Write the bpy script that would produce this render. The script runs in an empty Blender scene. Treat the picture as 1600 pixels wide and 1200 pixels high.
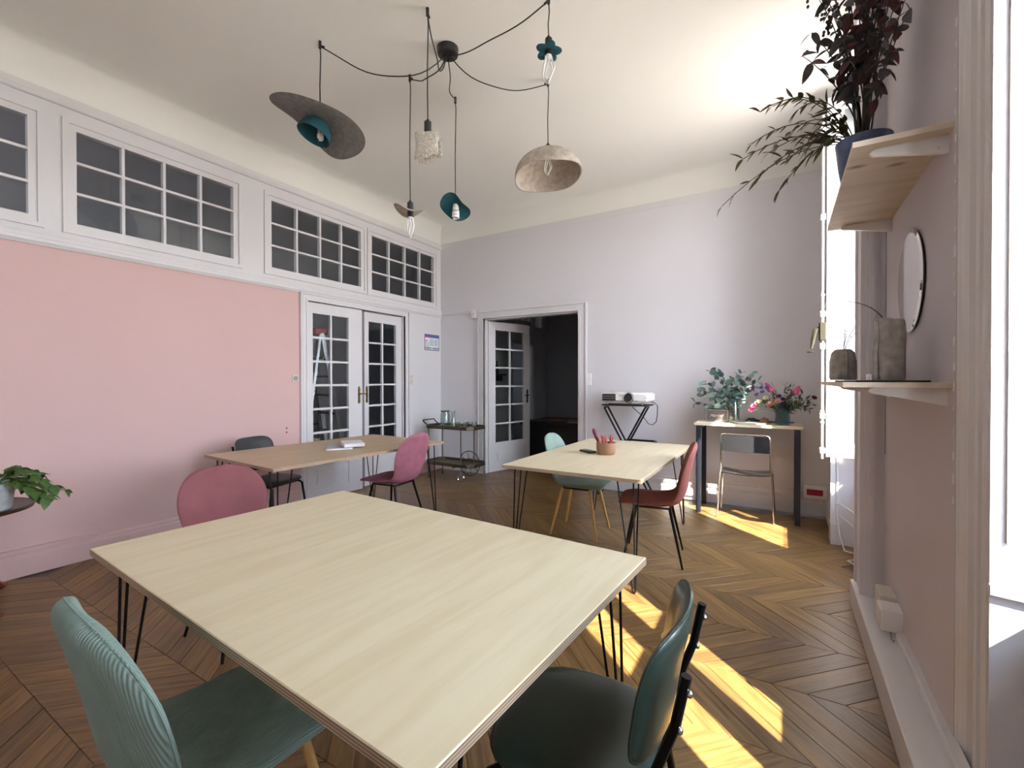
import bpy, math, random
from mathutils import Vector, Matrix
PI = math.pi
R = math.radians
C = bpy.context.scene
COL = C.collection
V = Vector

# ---------------------------------------------------------------- camera
CF, CYAW, CPITCH, CROLL = 708.26, 0.538322, -0.008105, -0.0012816
CH = 1.36
_f = V((-math.sin(CYAW)*math.cos(CPITCH), math.cos(CYAW)*math.cos(CPITCH), math.sin(CPITCH)))
_r = V((math.cos(CYAW), math.sin(CYAW), 0.0))
_u = _r.cross(_f)
_r2 = _r*math.cos(CROLL)+_u*math.sin(CROLL)
_u2 = -_r*math.sin(CROLL)+_u*math.cos(CROLL)
cd = bpy.data.cameras.new('camera')
cd.sensor_width = 36.0
cd.lens = CF/1600*36
cd.clip_start = 0.02
cam = bpy.data.objects.new('camera', cd)
COL.objects.link(cam)
cam.matrix_world = Matrix(((_r2.x, _u2.x, -_f.x, 0), (_r2.y, _u2.y, -_f.y, 0), (_r2.z, _u2.z, -_f.z, CH), (0, 0, 0, 1)))
C.camera = cam

# ---------------------------------------------------------------- world, sun, exposure
W = bpy.data.worlds.new('world')
C.world = W
W.use_nodes = True
nt = W.node_tree
bg = nt.nodes['Background']
tc = nt.nodes.new('ShaderNodeTexCoord')
sp = nt.nodes.new('ShaderNodeSeparateXYZ')
rp = nt.nodes.new('ShaderNodeValToRGB')
nt.links.new(tc.outputs['Generated'], sp.inputs[0])
mr = nt.nodes.new('ShaderNodeMapRange')
mr.inputs['From Min'].default_value = -1
nt.links.new(sp.outputs['Z'], mr.inputs['Value'])
nt.links.new(mr.outputs[0], rp.inputs[0])
e = rp.color_ramp.elements
e[0].position = 0.0; e[0].color = (0.50, 0.46, 0.42, 1)
e[1].position = 1.0; e[1].color = (0.55, 0.72, 1.0, 1)
for p_, c_ in ((0.46, (0.55, 0.51, 0.47, 1)), (0.54, (0.86, 0.90, 0.98, 1))):
    n_ = rp.color_ramp.elements.new(p_); n_.color = c_
nt.links.new(rp.outputs[0], bg.inputs['Color'])
bg.inputs['Strength'].default_value = 24.0

sl = bpy.data.lights.new('sun', 'SUN')
sl.energy = 42.0
sl.color = (1.0, 0.90, 0.74)
sl.angle = R(0.55)
sun = bpy.data.objects.new('sun', sl)
COL.objects.link(sun)
SUN_DIR = V((-0.743, 0.669, -0.949)).normalized()
sun.rotation_euler = SUN_DIR.to_track_quat('-Z', 'Y').to_euler()
sun.location = (4, -3, 5)

C.view_settings.view_transform = 'Standard'
C.view_settings.look = 'None'
C.view_settings.gamma = 1.0
C.view_settings.use_curve_mapping = False
C.view_settings.exposure = 0.15
try:
    C.cycles.max_bounces = 12
    C.cycles.diffuse_bounces = 8
    C.cycles.transparent_max_bounces = 24
    C.cycles.sample_clamp_indirect = 8.0
    C.cycles.caustics_reflective = False
except Exception:
    pass

# ---------------------------------------------------------------- materials
MATS = {}
def mat(name, col=(.8, .8, .8), rough=.6, metal=0.0, noise=None, bump=None, sheen=0, coat=0, coords='Object', spec=None, emit=None):
    """noise=(scale, amount, (sx,sy,sz)) colour variation; bump=(scale, strength, (sx,sy,sz), kind)"""
    m = bpy.data.materials.new(name); m.use_nodes = True
    t = m.node_tree; b = t.nodes['Principled BSDF']
    b.inputs['Base Color'].default_value = (*col, 1)
    b.inputs['Roughness'].default_value = rough
    b.inputs['Metallic'].default_value = metal
    if sheen:
        b.inputs['Sheen Weight'].default_value = sheen
        b.inputs['Sheen Roughness'].default_value = .4
        b.inputs['Sheen Tint'].default_value = (*[min(1, c*1.6+.1) for c in col], 1)
    if coat: b.inputs['Coat Weight'].default_value = coat
    if spec is not None: b.inputs['Specular IOR Level'].default_value = spec
    tcn = t.nodes.new('ShaderNodeTexCoord')
    def mapped(s):
        mp = t.nodes.new('ShaderNodeMapping'); mp.inputs['Scale'].default_value = s
        t.links.new(tcn.outputs[coords], mp.inputs[0]); return mp
    if noise:
        mp = mapped(noise[2] if len(noise) > 2 else (1, 1, 1))
        n = t.nodes.new('ShaderNodeTexNoise'); n.inputs['Scale'].default_value = noise[0]
        n.inputs['Detail'].default_value = 5
        t.links.new(mp.outputs[0], n.inputs['Vector'])
        r = t.nodes.new('ShaderNodeValToRGB')
        a = noise[1]
        r.color_ramp.elements[0].position = .3; r.color_ramp.elements[1].position = .7
        r.color_ramp.elements[0].color = (*[c*(1-a) for c in col], 1)
        r.color_ramp.elements[1].color = (*[min(1, c*(1+a)) for c in col], 1)
        t.links.new(n.outputs['Fac'], r.inputs[0]); t.links.new(r.outputs[0], b.inputs['Base Color'])
    if bump:
        mp = mapped(bump[2] if len(bump) > 2 else (1, 1, 1))
        kind = bump[3] if len(bump) > 3 else 'noise'
        if kind == 'wave':
            n = t.nodes.new('ShaderNodeTexWave'); n.inputs['Scale'].default_value = bump[0]; n.inputs['Distortion'].default_value = 0.0
            o = n.outputs['Fac']
        elif kind == 'voronoi':
            n = t.nodes.new('ShaderNodeTexVoronoi'); n.inputs['Scale'].default_value = bump[0]; o = n.outputs['Distance']
        else:
            n = t.nodes.new('ShaderNodeTexNoise'); n.inputs['Scale'].default_value = bump[0]; n.inputs['Detail'].default_value = 4; o = n.outputs['Fac']
        t.links.new(mp.outputs[0], n.inputs['Vector'])
        bp = t.nodes.new('ShaderNodeBump'); bp.inputs['Strength'].default_value = bump[1]; bp.inputs['Distance'].default_value = .004
        t.links.new(o, bp.inputs['Height']); t.links.new(bp.outputs[0], b.inputs['Normal'])
    if emit:
        b.inputs['Emission Color'].default_value = (*emit[0], 1); b.inputs['Emission Strength'].default_value = emit[1]
    MATS[name] = m
    return m

def glass_mat(name, tint=(.96, .98, .98), ior=1.45, rough=0.0, refl=1.0):
    m = bpy.data.materials.new(name); m.use_nodes = True
    t = m.node_tree; t.nodes.clear()
    o = t.nodes.new('ShaderNodeOutputMaterial'); mx = t.nodes.new('ShaderNodeMixShader')
    tr = t.nodes.new('ShaderNodeBsdfTransparent'); gl = t.nodes.new('ShaderNodeBsdfGlossy'); lw_ = t.nodes.new('ShaderNodeLayerWeight'); lw_.inputs['Blend'].default_value = .5
    pw_ = t.nodes.new('ShaderNodeMath'); pw_.operation = 'POWER'; pw_.inputs[1].default_value = 4.5
    t.links.new(lw_.outputs['Facing'], pw_.inputs[0])
    f0 = ((ior-1)/(ior+1))**2
    fr = t.nodes.new('ShaderNodeMapRange'); fr.inputs['To Min'].default_value = f0; fr.inputs['To Max'].default_value = 1.0
    t.links.new(pw_.outputs[0], fr.inputs['Value'])
    tr.inputs[0].default_value = (*tint, 1); gl.inputs['Roughness'].default_value = rough
    gl.inputs['Color'].default_value = (refl, refl, refl, 1)
    t.links.new(fr.outputs[0], mx.inputs[0]); t.links.new(tr.outputs[0], mx.inputs[1]); t.links.new(gl.outputs[0], mx.inputs[2])
    t.links.new(mx.outputs[0], o.inputs[0]); MATS[name] = m
    return m

mat('wall_white', (.68, .67, .71), .85, noise=(1.5, .015), bump=(60, .12))
mat('pier_shade_tone', (.54, .50, .53), .85, noise=(1.5, .02), bump=(60, .12))  # wall white darkened for the pier; its backlit shade is put into the colour
mat('wall_pink', (.63, .435, .42), .85, noise=(1.2, .02), bump=(60, .12))
mat('trim_white', (.68, .67, .69), .42, noise=(3, .012))
mat('ceiling_white', (.80, .80, .76), .9, noise=(1, .012))
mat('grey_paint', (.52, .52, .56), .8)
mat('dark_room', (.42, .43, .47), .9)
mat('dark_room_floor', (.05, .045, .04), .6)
mat('black_metal', (.010, .010, .012), .32, .6)
mat('black_paint', (.012, .012, .014), .5)
mat('navy_metal', (.018, .022, .035), .4, .3)
mat('chrome', (.75, .76, .78), .12, 1.0)
mat('brass', (.45, .33, .12), .3, 1.0)
mat('dark_brass', (.030, .025, .014), .5, .3)
mat('bronze', (.16, .13, .09), .45, .8)
mat('wood_leg', (.50, .29, .10), .45, noise=(8, .12, (6, 6, .6)))
mat('mint_velvet', (.20, .28, .24), .85, sheen=.25, noise=(9, .10), bump=(90, .15))
mat('mint_corduroy', (.20, .28, .245), .85, sheen=.25, noise=(7, .06), bump=(44, .55, (1, .0, .0), 'wave'))
mat('rose_velvet', (.20, .062, .070), .8, sheen=.2, noise=(7, .12), bump=(90, .12))
mat('pink_velvet', (.31, .105, .145), .8, sheen=.35, noise=(11, .16), bump=(90, .12))
mat('terracotta_velvet', (.22, .060, .045), .8, sheen=.2, noise=(8, .12), bump=(90, .12))
mat('green_leather', (.022, .038, .030), .33, noise=(12, .08), bump=(120, .12), coat=.15)
mat('charcoal_leather', (.035, .040, .042), .42, noise=(12, .08), bump=(120, .12))
mat('felt_grey', (.19, .185, .18), .95, noise=(28, .22), bump=(50, .8))
mat('felt_teal', (.010, .075, .095), .95, noise=(20, .18), bump=(50, .8))
mat('felt_beige', (.40, .35, .30), .95, noise=(26, .20), bump=(50, .8))
mat('felt_cream', (.46, .42, .36), .95, noise=(60, .25), bump=(90, 1.0, (1, 1, 1), 'voronoi'))
mat('bulb_white', (.88, .88, .88), .25)
mat('white_plastic', (.80, .80, .80), .35)
mat('ivory_plastic', (.62, .58, .50), .4)
mat('grey_plastic', (.30, .31, .32), .4)
mat('stone_vase', (.36, .34, .31), .9, noise=(30, .25), bump=(35, 1.0, (1, 1, .6), 'voronoi'))
mat('terracotta', (.30, .17, .10), .8, noise=(10, .08))
mat('red_pencil', (.40, .05, .05), .5)
mat('rose_pencil', (.48, .16, .14), .5)
mat('maroon', (.13, .015, .03), .45)
mat('red_plate', (.34, .01, .05), .4)
mat('paper_white', (.80, .80, .82), .6)
mat('paper_grey', (.33, .35, .40), .4, noise=(14, .25))
mat('poster_blue', (.08, .11, .32), .5)
mat('poster_pink', (.50, .08, .22), .5)
mat('poster_pale', (.50, .62, .70), .5)
mat('leaf_pothos', (.055, .12, .025), .45, noise=(30, .35))
mat('leaf_euc', (.16, .26, .23), .6, noise=(20, .2))
mat('leaf_euc_dark', (.05, .10, .10), .6, noise=(20, .2))
mat('leaf_dried', (.085, .078, .09), .7, noise=(20, .3))
mat('leaf_dried_red', (.10, .035, .045), .7, noise=(20, .3))
mat('leaf_olive', (.085, .08, .03), .7, noise=(20, .3))
mat('leaf_green', (.07, .13, .05), .55, noise=(20, .3))
mat('stem', (.05, .045, .03), .7)
mat('stem_green', (.10, .20, .06), .6)
mat('flower_pink', (.72, .12, .30), .6, noise=(30, .2))
mat('flower_violet', (.22, .16, .48), .6, noise=(30, .2))
mat('flower_purple', (.10, .02, .10), .6)
mat('flower_cream', (.72, .68, .48), .6)
mat('flower_peach', (.68, .36, .28), .6)
mat('soil', (.03, .02, .015), .95)
mat('blue_marble', (.055, .085, .17), .35, noise=(9, .75), coat=.3)
mat('pot_white', (.62, .66, .70), .5, bump=(10, .5, (0, 0, 1), 'wave'))
mat('dark_wood', (.055, .028, .016), .35, noise=(6, .3, (1, 12, 1)))
mat('red_wood', (.16, .045, .02), .4, noise=(6, .3, (6, 6, 1)))
mat('speaker_body', (.02, .018, .02), .6, bump=(200, .3))
mat('speaker_grille', (.075, .06, .065), .55, bump=(300, .5))
mat('gold_print', (.62, .52, .36), .4, .2)
mat('dark_glassy', (.03, .032, .036), .18, .3)
mat('mirror', (.90, .88, .88), .02, 1.0)
mat('cable_white', (.62, .60, .58), .5)
mat('rope_red', (.28, .02, .02), .5)
mat('alu', (.35, .36, .38), .35, .9)
mat('lime', (.20, .32, .05), .4)
mat('terrace', (.45, .42, .38), .9)
mat('sill_paint', (.42, .41, .40), .6)
glass_mat('glass')
glass_mat('glass_clear', (.84, .89, .88), 1.9)
glass_mat('glass_teal', (.58, .76, .86), 1.6)
glass_mat('water', (.86, .94, .88), 1.33)

def wood_floor_mat():
    m = bpy.data.materials.new('oak_parquet'); m.use_nodes = True
    t = m.node_tree; b = t.nodes['Principled BSDF']
    uv = t.nodes.new('ShaderNodeUVMap'); uv.uv_map = 'UVMap'
    oi = t.nodes.new('ShaderNodeObjectInfo'); ge = t.nodes.new('ShaderNodeNewGeometry')
    ad = t.nodes.new('ShaderNodeMath'); ad.operation = 'ADD'
    t.links.new(oi.outputs['Random'], ad.inputs[0]); t.links.new(ge.outputs['Random Per Island'], ad.inputs[1])
    fr = t.nodes.new('ShaderNodeMath'); fr.operation = 'FRACT'; t.links.new(ad.outputs[0], fr.inputs[0])
    cb = t.nodes.new('ShaderNodeCombineXYZ'); t.links.new(fr.outputs[0], cb.inputs[2])
    sc = t.nodes.new('ShaderNodeVectorMath'); sc.operation = 'SCALE'; sc.inputs['Scale'].default_value = 37
    t.links.new(cb.outputs[0], sc.inputs[0])
    av = t.nodes.new('ShaderNodeVectorMath'); t.links.new(uv.outputs[0], av.inputs[0]); t.links.new(sc.outputs[0], av.inputs[1])
    mp = t.nodes.new('ShaderNodeMapping'); mp.inputs['Scale'].default_value = (2.2, 26, 1); t.links.new(av.outputs[0], mp.inputs[0])
    n = t.nodes.new('ShaderNodeTexNoise'); n.inputs['Scale'].default_value = 1.6; n.inputs['Detail'].default_value = 6; n.inputs['Distortion'].default_value = .6
    t.links.new(mp.outputs[0], n.inputs['Vector'])
    r = t.nodes.new('ShaderNodeValToRGB')
    r.color_ramp.elements[0].position = .30; r.color_ramp.elements[0].color = (.115, .064, .022, 1)
    r.color_ramp.elements[1].position = .72; r.color_ramp.elements[1].color = (.27, .163, .062, 1)
    t.links.new(n.outputs['Fac'], r.inputs[0])
    r2 = t.nodes.new('ShaderNodeValToRGB')
    r2.color_ramp.elements[0].color = (.78, .74, .74, 1); r2.color_ramp.elements[1].color = (1.22, 1.18, 1.05, 1)
    t.links.new(fr.outputs[0], r2.inputs[0])
    mx = t.nodes.new('ShaderNodeMix'); mx.data_type = 'RGBA'; mx.blend_type = 'MULTIPLY'; mx.inputs[0].default_value = 1
    t.links.new(r.outputs[0], mx.inputs[6]); t.links.new(r2.outputs[0], mx.inputs[7])
    t.links.new(mx.outputs[2], b.inputs['Base Color'])
    rr = t.nodes.new('ShaderNodeMapRange'); rr.inputs['To Min'].default_value = .24; rr.inputs['To Max'].default_value = .46
    t.links.new(n.outputs['Fac'], rr.inputs['Value']); t.links.new(rr.outputs[0], b.inputs['Roughness'])
    bp = t.nodes.new('ShaderNodeBump'); bp.inputs['Strength'].default_value = .25; bp.inputs['Distance'].default_value = .002
    t.links.new(n.outputs['Fac'], bp.inputs['Height']); t.links.new(bp.outputs[0], b.inputs['Normal'])
    MATS['oak_parquet'] = m
wood_floor_mat()

def ply_mat(name, c0, c1, knots=0.0, axis='Y', rough=.45):
    m = bpy.data.materials.new(name); m.use_nodes = True
    t = m.node_tree; b = t.nodes['Principled BSDF']
    tcn = t.nodes.new('ShaderNodeTexCoord'); mp = t.nodes.new('ShaderNodeMapping')
    mp.inputs['Scale'].default_value = (14, 1.5, 4) if axis == 'Y' else (1.5, 14, 4)
    t.links.new(tcn.outputs['Object'], mp.inputs[0])
    n = t.nodes.new('ShaderNodeTexNoise'); n.inputs['Scale'].default_value = 1.3; n.inputs['Detail'].default_value = 7; n.inputs['Distortion'].default_value = .8
    t.links.new(mp.outputs[0], n.inputs['Vector'])
    r = t.nodes.new('ShaderNodeValToRGB'); r.color_ramp.elements[0].position = .34; r.color_ramp.elements[1].position = .62
    r.color_ramp.elements[0].color = (*c0, 1); r.color_ramp.elements[1].color = (*c1, 1)
    t.links.new(n.outputs['Fac'], r.inputs[0])
    last = r.outputs[0]
    if knots:
        vo = t.nodes.new('ShaderNodeTexVoronoi'); vo.inputs['Scale'].default_value = knots
        mk = t.nodes.new('ShaderNodeMapping'); mk.inputs['Scale'].default_value = (1, .55, 1) if axis == 'Y' else (.55, 1, 1)
        t.links.new(tcn.outputs['Object'], mk.inputs[0]); t.links.new(mk.outputs[0], vo.inputs['Vector'])
        k = t.nodes.new('ShaderNodeValToRGB'); k.color_ramp.elements[0].position = .04; k.color_ramp.elements[1].position = .17
        k.color_ramp.elements[0].color = (.25, .2, .16, 1); k.color_ramp.elements[1].color = (1, 1, 1, 1)
        t.links.new(vo.outputs['Distance'], k.inputs[0])
        mx = t.nodes.new('ShaderNodeMix'); mx.data_type = 'RGBA'; mx.blend_type = 'MULTIPLY'; mx.inputs[0].default_value = 1
        t.links.new(last, mx.inputs[6]); t.links.new(k.outputs[0], mx.inputs[7]); last = mx.outputs[2]
    t.links.new(last, b.inputs['Base Color']); b.inputs['Roughness'].default_value = rough
    MATS[name] = m
ply_mat('plywood', (.64, .54, .35), (.70, .605, .42), 0, 'Y', .42)
ply_mat('plywood_warm', (.46, .33, .20), (.52, .39, .25), 0, 'Y', .42)
ply_mat('plywood_shelf', (.56, .46, .37), (.66, .57, .47), 7.0, 'X', .6)
def ply_edge():
    m = bpy.data.materials.new('plywood_edge'); m.use_nodes = True
    t = m.node_tree; b = t.nodes['Principled BSDF']
    tcn = t.nodes.new('ShaderNodeTexCoord'); mp = t.nodes.new('ShaderNodeMapping'); mp.inputs['Scale'].default_value = (0, 0, 1)
    t.links.new(tcn.outputs['Object'], mp.inputs[0])
    n = t.nodes.new('ShaderNodeTexWave'); n.bands_direction = 'Z'; n.inputs['Scale'].default_value = 45
    t.links.new(mp.outputs[0], n.inputs['Vector'])
    r = t.nodes.new('ShaderNodeValToRGB'); r.color_ramp.elements[0].color = (.20, .13, .09, 1); r.color_ramp.elements[1].color = (.52, .40, .27, 1)
    t.links.new(n.outputs['Fac'], r.inputs[0]); t.links.new(r.outputs[0], b.inputs['Base Color']); b.inputs['Roughness'].default_value = .6
    MATS['plywood_edge'] = m
ply_edge()

# ---------------------------------------------------------------- mesh builder
class MB:
    def __init__(s): s.v = []; s.f = []; s.mi = []; s.cur = 0
    def add(s, vs, fs):
        o = len(s.v); s.v += [tuple(p) for p in vs]; s.f += [tuple(i+o for i in f) for f in fs]; s.mi += [s.cur]*len(fs)
        return s
    def box(s, x0, x1, y0, y1, z0, z1):
        vs = [(x, y, z) for z in (z0, z1) for y in (y0, y1) for x in (x0, x1)]
        return s.add(vs, [(0, 2, 3, 1), (4, 5, 7, 6), (0, 1, 5, 4), (1, 3, 7, 5), (3, 2, 6, 7), (2, 0, 4, 6)])
    def bbox(s, x0, x1, y0, y1, z0, z1, b=.004):
        """box with chamfered vertical and top/bottom edges"""
        P = lambda x0, x1, y0, y1, b: [(x0+b, y0), (x1-b, y0), (x1, y0+b), (x1, y1-b), (x1-b, y1), (x0+b, y1), (x0, y1-b), (x0, y0+b)]
        a = P(x0+b, x1-b, y0+b, y1-b, b*.6); m = P(x0, x1, y0, y1, b)
        rings = [[(x, y, z0) for x, y in a], [(x, y, z0+b) for x, y in m], [(x, y, z1-b) for x, y in m], [(x, y, z1) for x, y in a]]
        return s.loft(rings)
    def loft(s, rings, cap=True, closed=True):
        n = len(rings[0]); vs = [p for r in rings for p in r]; fs = []
        for i in range(len(rings)-1):
            for j in range(n if closed else n-1):
                k = (j+1) % n
                fs.append((i*n+j, i*n+k, (i+1)*n+k, (i+1)*n+j))
        if cap:
            fs.append(tuple(range(n-1, -1, -1))); fs.append(tuple((len(rings)-1)*n+j for j in range(n)))
        return s.add(vs, fs)
    def bar(s, p0, p1, w, h, up=(0, 0, 1)):
        p0 = V(p0); p1 = V(p1); d = (p1-p0).normalized(); u = V(up)
        if abs(d.dot(u)) > .95: u = V((0, 1, 0))
        r = d.cross(u).normalized(); u = r.cross(d)
        return s.loft([[p+r*(a*w/2)+u*(b*h/2) for a, b in ((-1, -1), (1, -1), (1, 1), (-1, 1))] for p in (p0, p1)])
    def tube(s, pts, r, n=8, cap=True, loop=False):
        pts = [V(p) for p in pts]; N = len(pts)
        rr = r if isinstance(r, (list, tuple)) else [r]*N
        rings = []; pu = None
        for i, p in enumerate(pts):
            if loop: d = (pts[(i+1) % N]-pts[i-1])
            else: d = pts[min(i+1, N-1)]-pts[max(i-1, 0)]
            d = d.normalized()
            if pu is None:
                u = V((0, 0, 1)) if abs(d.z) < .9 else V((1, 0, 0))
            else: u = pu
            u = (u-d*u.dot(d)).normalized(); pu = u; w = d.cross(u)
            rings.append([p+(u*math.cos(2*PI*k/n)+w*math.sin(2*PI*k/n))*rr[i] for k in range(n)])
        if loop:
            rings.append(rings[0]); return s.loft(rings, cap=False)
        return s.loft(rings, cap)
    def cyl(s, p0, p1, r0, r1=None, n=12): return s.tube([p0, p1], [r0, r0 if r1 is None else r1], n)
    def lathe(s, prof, c=(0, 0, 0), n=24, cap=False):
        rings = [[(c[0]+r*math.cos(2*PI*k/n), c[1]+r*math.sin(2*PI*k/n), c[2]+z) for k in range(n)] for r, z in prof]
        return s.loft(rings, cap)
    def prism(s, poly, z0, z1):
        return s.loft([[(x, y, z0) for x, y in poly], [(x, y, z1) for x, y in poly]])
    def ell(s, c, rx, ry, rz, n=10, m=6):
        rings = []
        for i in range(m+1):
            a = -PI/2+PI*i/m; q = max(.02, math.cos(a))
            rings.append([(c[0]+rx*q*math.cos(2*PI*k/n), c[1]+ry*q*math.sin(2*PI*k/n), c[2]+rz*math.sin(a)) for k in range(n)])
        return s.loft(rings)
    def grid(s, P, flip=False):
        n = len(P[0]); vs = [p for r in P for p in r]; fs = []
        for i in range(len(P)-1):
            for j in range(n-1):
                f = (i*n+j, i*n+j+1, (i+1)*n+j+1, (i+1)*n+j)
                fs.append(f[::-1] if flip else f)
        return s.add(vs, fs)
    def mesh(s, name, mats, smooth=False):
        me = bpy.data.meshes.new(name); me.from_pydata(s.v, [], s.f)
        if isinstance(mats, str): mats = [mats]
        for m_ in mats: me.materials.append(MATS[m_])
        if len(mats) > 1: me.polygons.foreach_set('material_index', s.mi)
        if smooth:
            me.polygons.foreach_set('use_smooth', [True]*len(me.polygons))
            try: me.set_sharp_from_angle(angle=R(38))
            except Exception: pass
        me.update(); return me
    def build(s, name, mats, parent=None, smooth=False, loc=None, rot=None):
        o = bpy.data.objects.new(name, s.mesh(name, mats, smooth)); COL.objects.link(o)
        if parent: o.parent = parent
        if loc: o.location = loc
        if rot: o.rotation_euler = rot
        return o

def tag(o, label=None, cat=None, group=None, kind=None):
    if label: o['label'] = label
    if cat: o['category'] = cat
    if group: o['group'] = group
    if kind: o['kind'] = kind
    return o
def thing(name, label, cat, loc=(0, 0, 0), rotz=0, group=None, rot=None):
    o = bpy.data.objects.new(name, None); COL.objects.link(o)
    o.empty_display_size = .05; o.location = loc; o.rotation_euler = rot if rot else (0, 0, rotz)
    return tag(o, label, cat, group)
def struct(name, mb, m, parent=None, smooth=False, label=None, cat=None):
    o = mb.build(name, m, parent, smooth)
    if parent is None: o['kind'] = 'structure'
    if label: o['label'] = label
    if cat: o['category'] = cat
    return o
def copy_tree(o, parent=None):
    c = o.copy(); COL.objects.link(c); c.parent = parent
    for ch in list(o.children): copy_tree(ch, c)
    return c
def inst(name, me, parent=None, mtx=None):
    o = bpy.data.objects.new(name, me); COL.objects.link(o)
    if parent: o.parent = parent
    if mtx is not None: o.matrix_local = mtx
    return o

# ================================================================ THE ROOM
XL, YB, XR = -4.55, 5.47, 0.49
YF = -4.2          # wall behind the camera
YN = 9.1           # far wall of the next room
HC = 3.72          # ceiling
XW = 0.68          # window plane
Z_RAIL, Z_TOP = 2.35, 3.385

def quad_frame(mb, axis, at, depth, a0, a1, z0, z1, w, wb=None):
    """rectangular frame of bars in plane axis=at..at+depth"""
    wb = wb or w
    for (p0, p1, q0, q1) in ((a0, a0+w, z0, z1), (a1-w, a1, z0, z1), (a0+w, a1-w, z1-w, z1), (a0+w, a1-w, z0, z0+wb)):
        if axis == 'X': mb.box(at, at+depth, p0, p1, q0, q1)
        else: mb.box(p0, p1, at, at+depth, q0, q1)

# ---- floor: slab with chevron planks
m = MB(); m.box(XL-.1, 1.0, YF, YN, -.05, -.006)
floor = struct('floor', m, 'dark_wood', label='dark joints under an oak chevron parquet', cat='floor')
BW, PX = .43, .1365
def plank_poly(sgn, g=.0011):
    # bottom edge at y=0, top edge at y=BW, x shifts by sgn*BW*.98
    sh = sgn*BW*.98
    k = g*1.4
    return [(k, g), (PX-k, g), (PX-k+sh*(1-2*g/BW), BW-g), (k+sh*(1-2*g/BW), BW-g)]
def add_plank(mb, uvs, sgn, x, y, rnd):
    p = plank_poly(sgn); cx = sum(a for a, b in p)/4; cy = sum(b for a, b in p)/4
    dz = rnd.uniform(-.0007, .0007)
    base = [(x+a, y+b, -.006) for a, b in p]; top = [(x+a, y+b, -.0012+dz) for a, b in p]
    ins = [(x+a+(cx-a)*.004+(.0012 if i in (0, 3) else -.0012), y+b+(cy-b)*.006, dz) for i, (a, b) in enumerate(p)]
    mb.loft([base, top, ins])
    d = V((sgn*BW*.98, BW)).normalized(); nn = V((-d.y, d.x)); off = rnd.uniform(0, 40)
    for v in base+top+ins:
        q = V((v[0]-x, v[1]-y)); uvs.append((q.dot(d)+off, q.dot(nn)+off*.37))
def set_uv(me, uvs):
    l = me.uv_layers.new(name='UVMap'); data = [0.0]*(2*len(me.loops))
    for lp in me.loops: data[2*lp.index], data[2*lp.index+1] = uvs[lp.vertex_index]
    l.data.foreach_set('uv', data)
rnd = random.Random(3)
variants = {}
for sgn in (1, -1):
    for k in range(3):
        mb = MB(); uvs = []; add_plank(mb, uvs, sgn, 0, 0, rnd)
        me = mb.mesh('plank', 'oak_parquet'); set_uv(me, uvs); variants[(sgn, k)] = me
def seen(x, y):
    d = V((x, y, -CH)); z = d.dot(_f)
    if z < .3: return None
    a = 800+CF*d.dot(_r2)/z; b = 600-CF*d.dot(_u2)/z
    return (a, b, z)
def in_poly(px, py, P):
    r_ = False; j = len(P)-1
    for i in range(len(P)):
        if (P[i][1] > py) != (P[j][1] > py) and px < (P[j][0]-P[i][0])*(py-P[i][1])/(P[j][1]-P[i][1])+P[i][0]: r_ = not r_
        j = i
    return r_
cand = []; 
y = 2.33-BW*16; k = -16
while y < YN:
    sgn = 1 if k % 2 == 0 else -1
    x = .231-PX*60+(0 if sgn > 0 else BW*.98)
    while x < 1.2+BW:
        cx = x+PX/2+sgn*BW*.49; cy = y+BW/2
        lim = 1.0 if cy < YB else -1.5
        if XL-.12 < cx < (.62 if cy < YB else -1.9) and cy < YN+.1:
            s_ = seen(cx, cy); near = None
            if s_ and -30 < s_[0] < 1480 and s_[1] < 1240 and cx < .42 and cy < YB-.1:
                hid = in_poly(s_[0], s_[1], [(150, 862), (538, 772), (1005, 876), (759, 1200), (560, 1160)]) or in_poly(s_[0], s_[1], [(800, 734), (912, 690), (1060, 696), (1010, 755)])
                if not hid: near = s_[2]
            cand.append((near if near else 99, x, y, sgn))
        x += PX
    y += BW; k += 1
cand.sort()
rest = MB(); ruv = []
for i, (z, x, y, sgn) in enumerate(cand):
    if i < 300 and z < 90:
        o = inst('plank', variants[(sgn, i % 3)], floor); o.location = (x, y, 0)
    else:
        add_plank(rest, ruv, sgn, x, y, rnd)
o = rest.build('plank', 'oak_parquet', floor); set_uv(o.data, ruv); o['kind'] = 'stuff'

# ---- ceiling with cove
def cove_prof(n=8):
    pts = [(0, Z_TOP+.06)]
    rx, rz = .26, HC-(Z_TOP+.06)
    for i in range(n+1):
        a = PI/2*i/n; pts.append((rx-rx*math.cos(a), HC-rz+rz*math.sin(a)))
    return pts
m = MB()
prof = cove_prof()
XC = XR+.02
rings = []
for (ins, z) in prof:
    rings.append([(XL+ins, YF+ins, z), (XC-ins, YF+ins, z), (XC-ins, YB-ins, z), (XL+ins, YB-ins, z)])
n0 = len(rings)
vs = [p for r_ in rings for p in r_]; fs = []
for i in range(n0-1):
    for j in range(4):
        k = (j+1) % 4; fs.append((i*4+k, i*4+j, (i+1)*4+j, (i+1)*4+k))
fs.append(((n0-1)*4+3, (n0-1)*4+2, (n0-1)*4+1, (n0-1)*4))
m.add(vs, fs)
m.box(XL-.1, 1.1, YF-.1, YB+.1, HC+.02, HC+.1)
struct('ceiling', m, 'ceiling_white', smooth=True, label='white plaster ceiling with a rounded cove', cat='ceiling')
m = MB(); m.box(XL-3.2, -1.4, YB+.1, YN+.1, 3.7, 3.8); m.box(XL-3.2, XL-.1, YF, YB+.1, 3.7, 3.8)
struct('ceiling_1', m, 'wall_white', label='ceiling of the rooms behind the partition and doorway', cat='ceiling')

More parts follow.
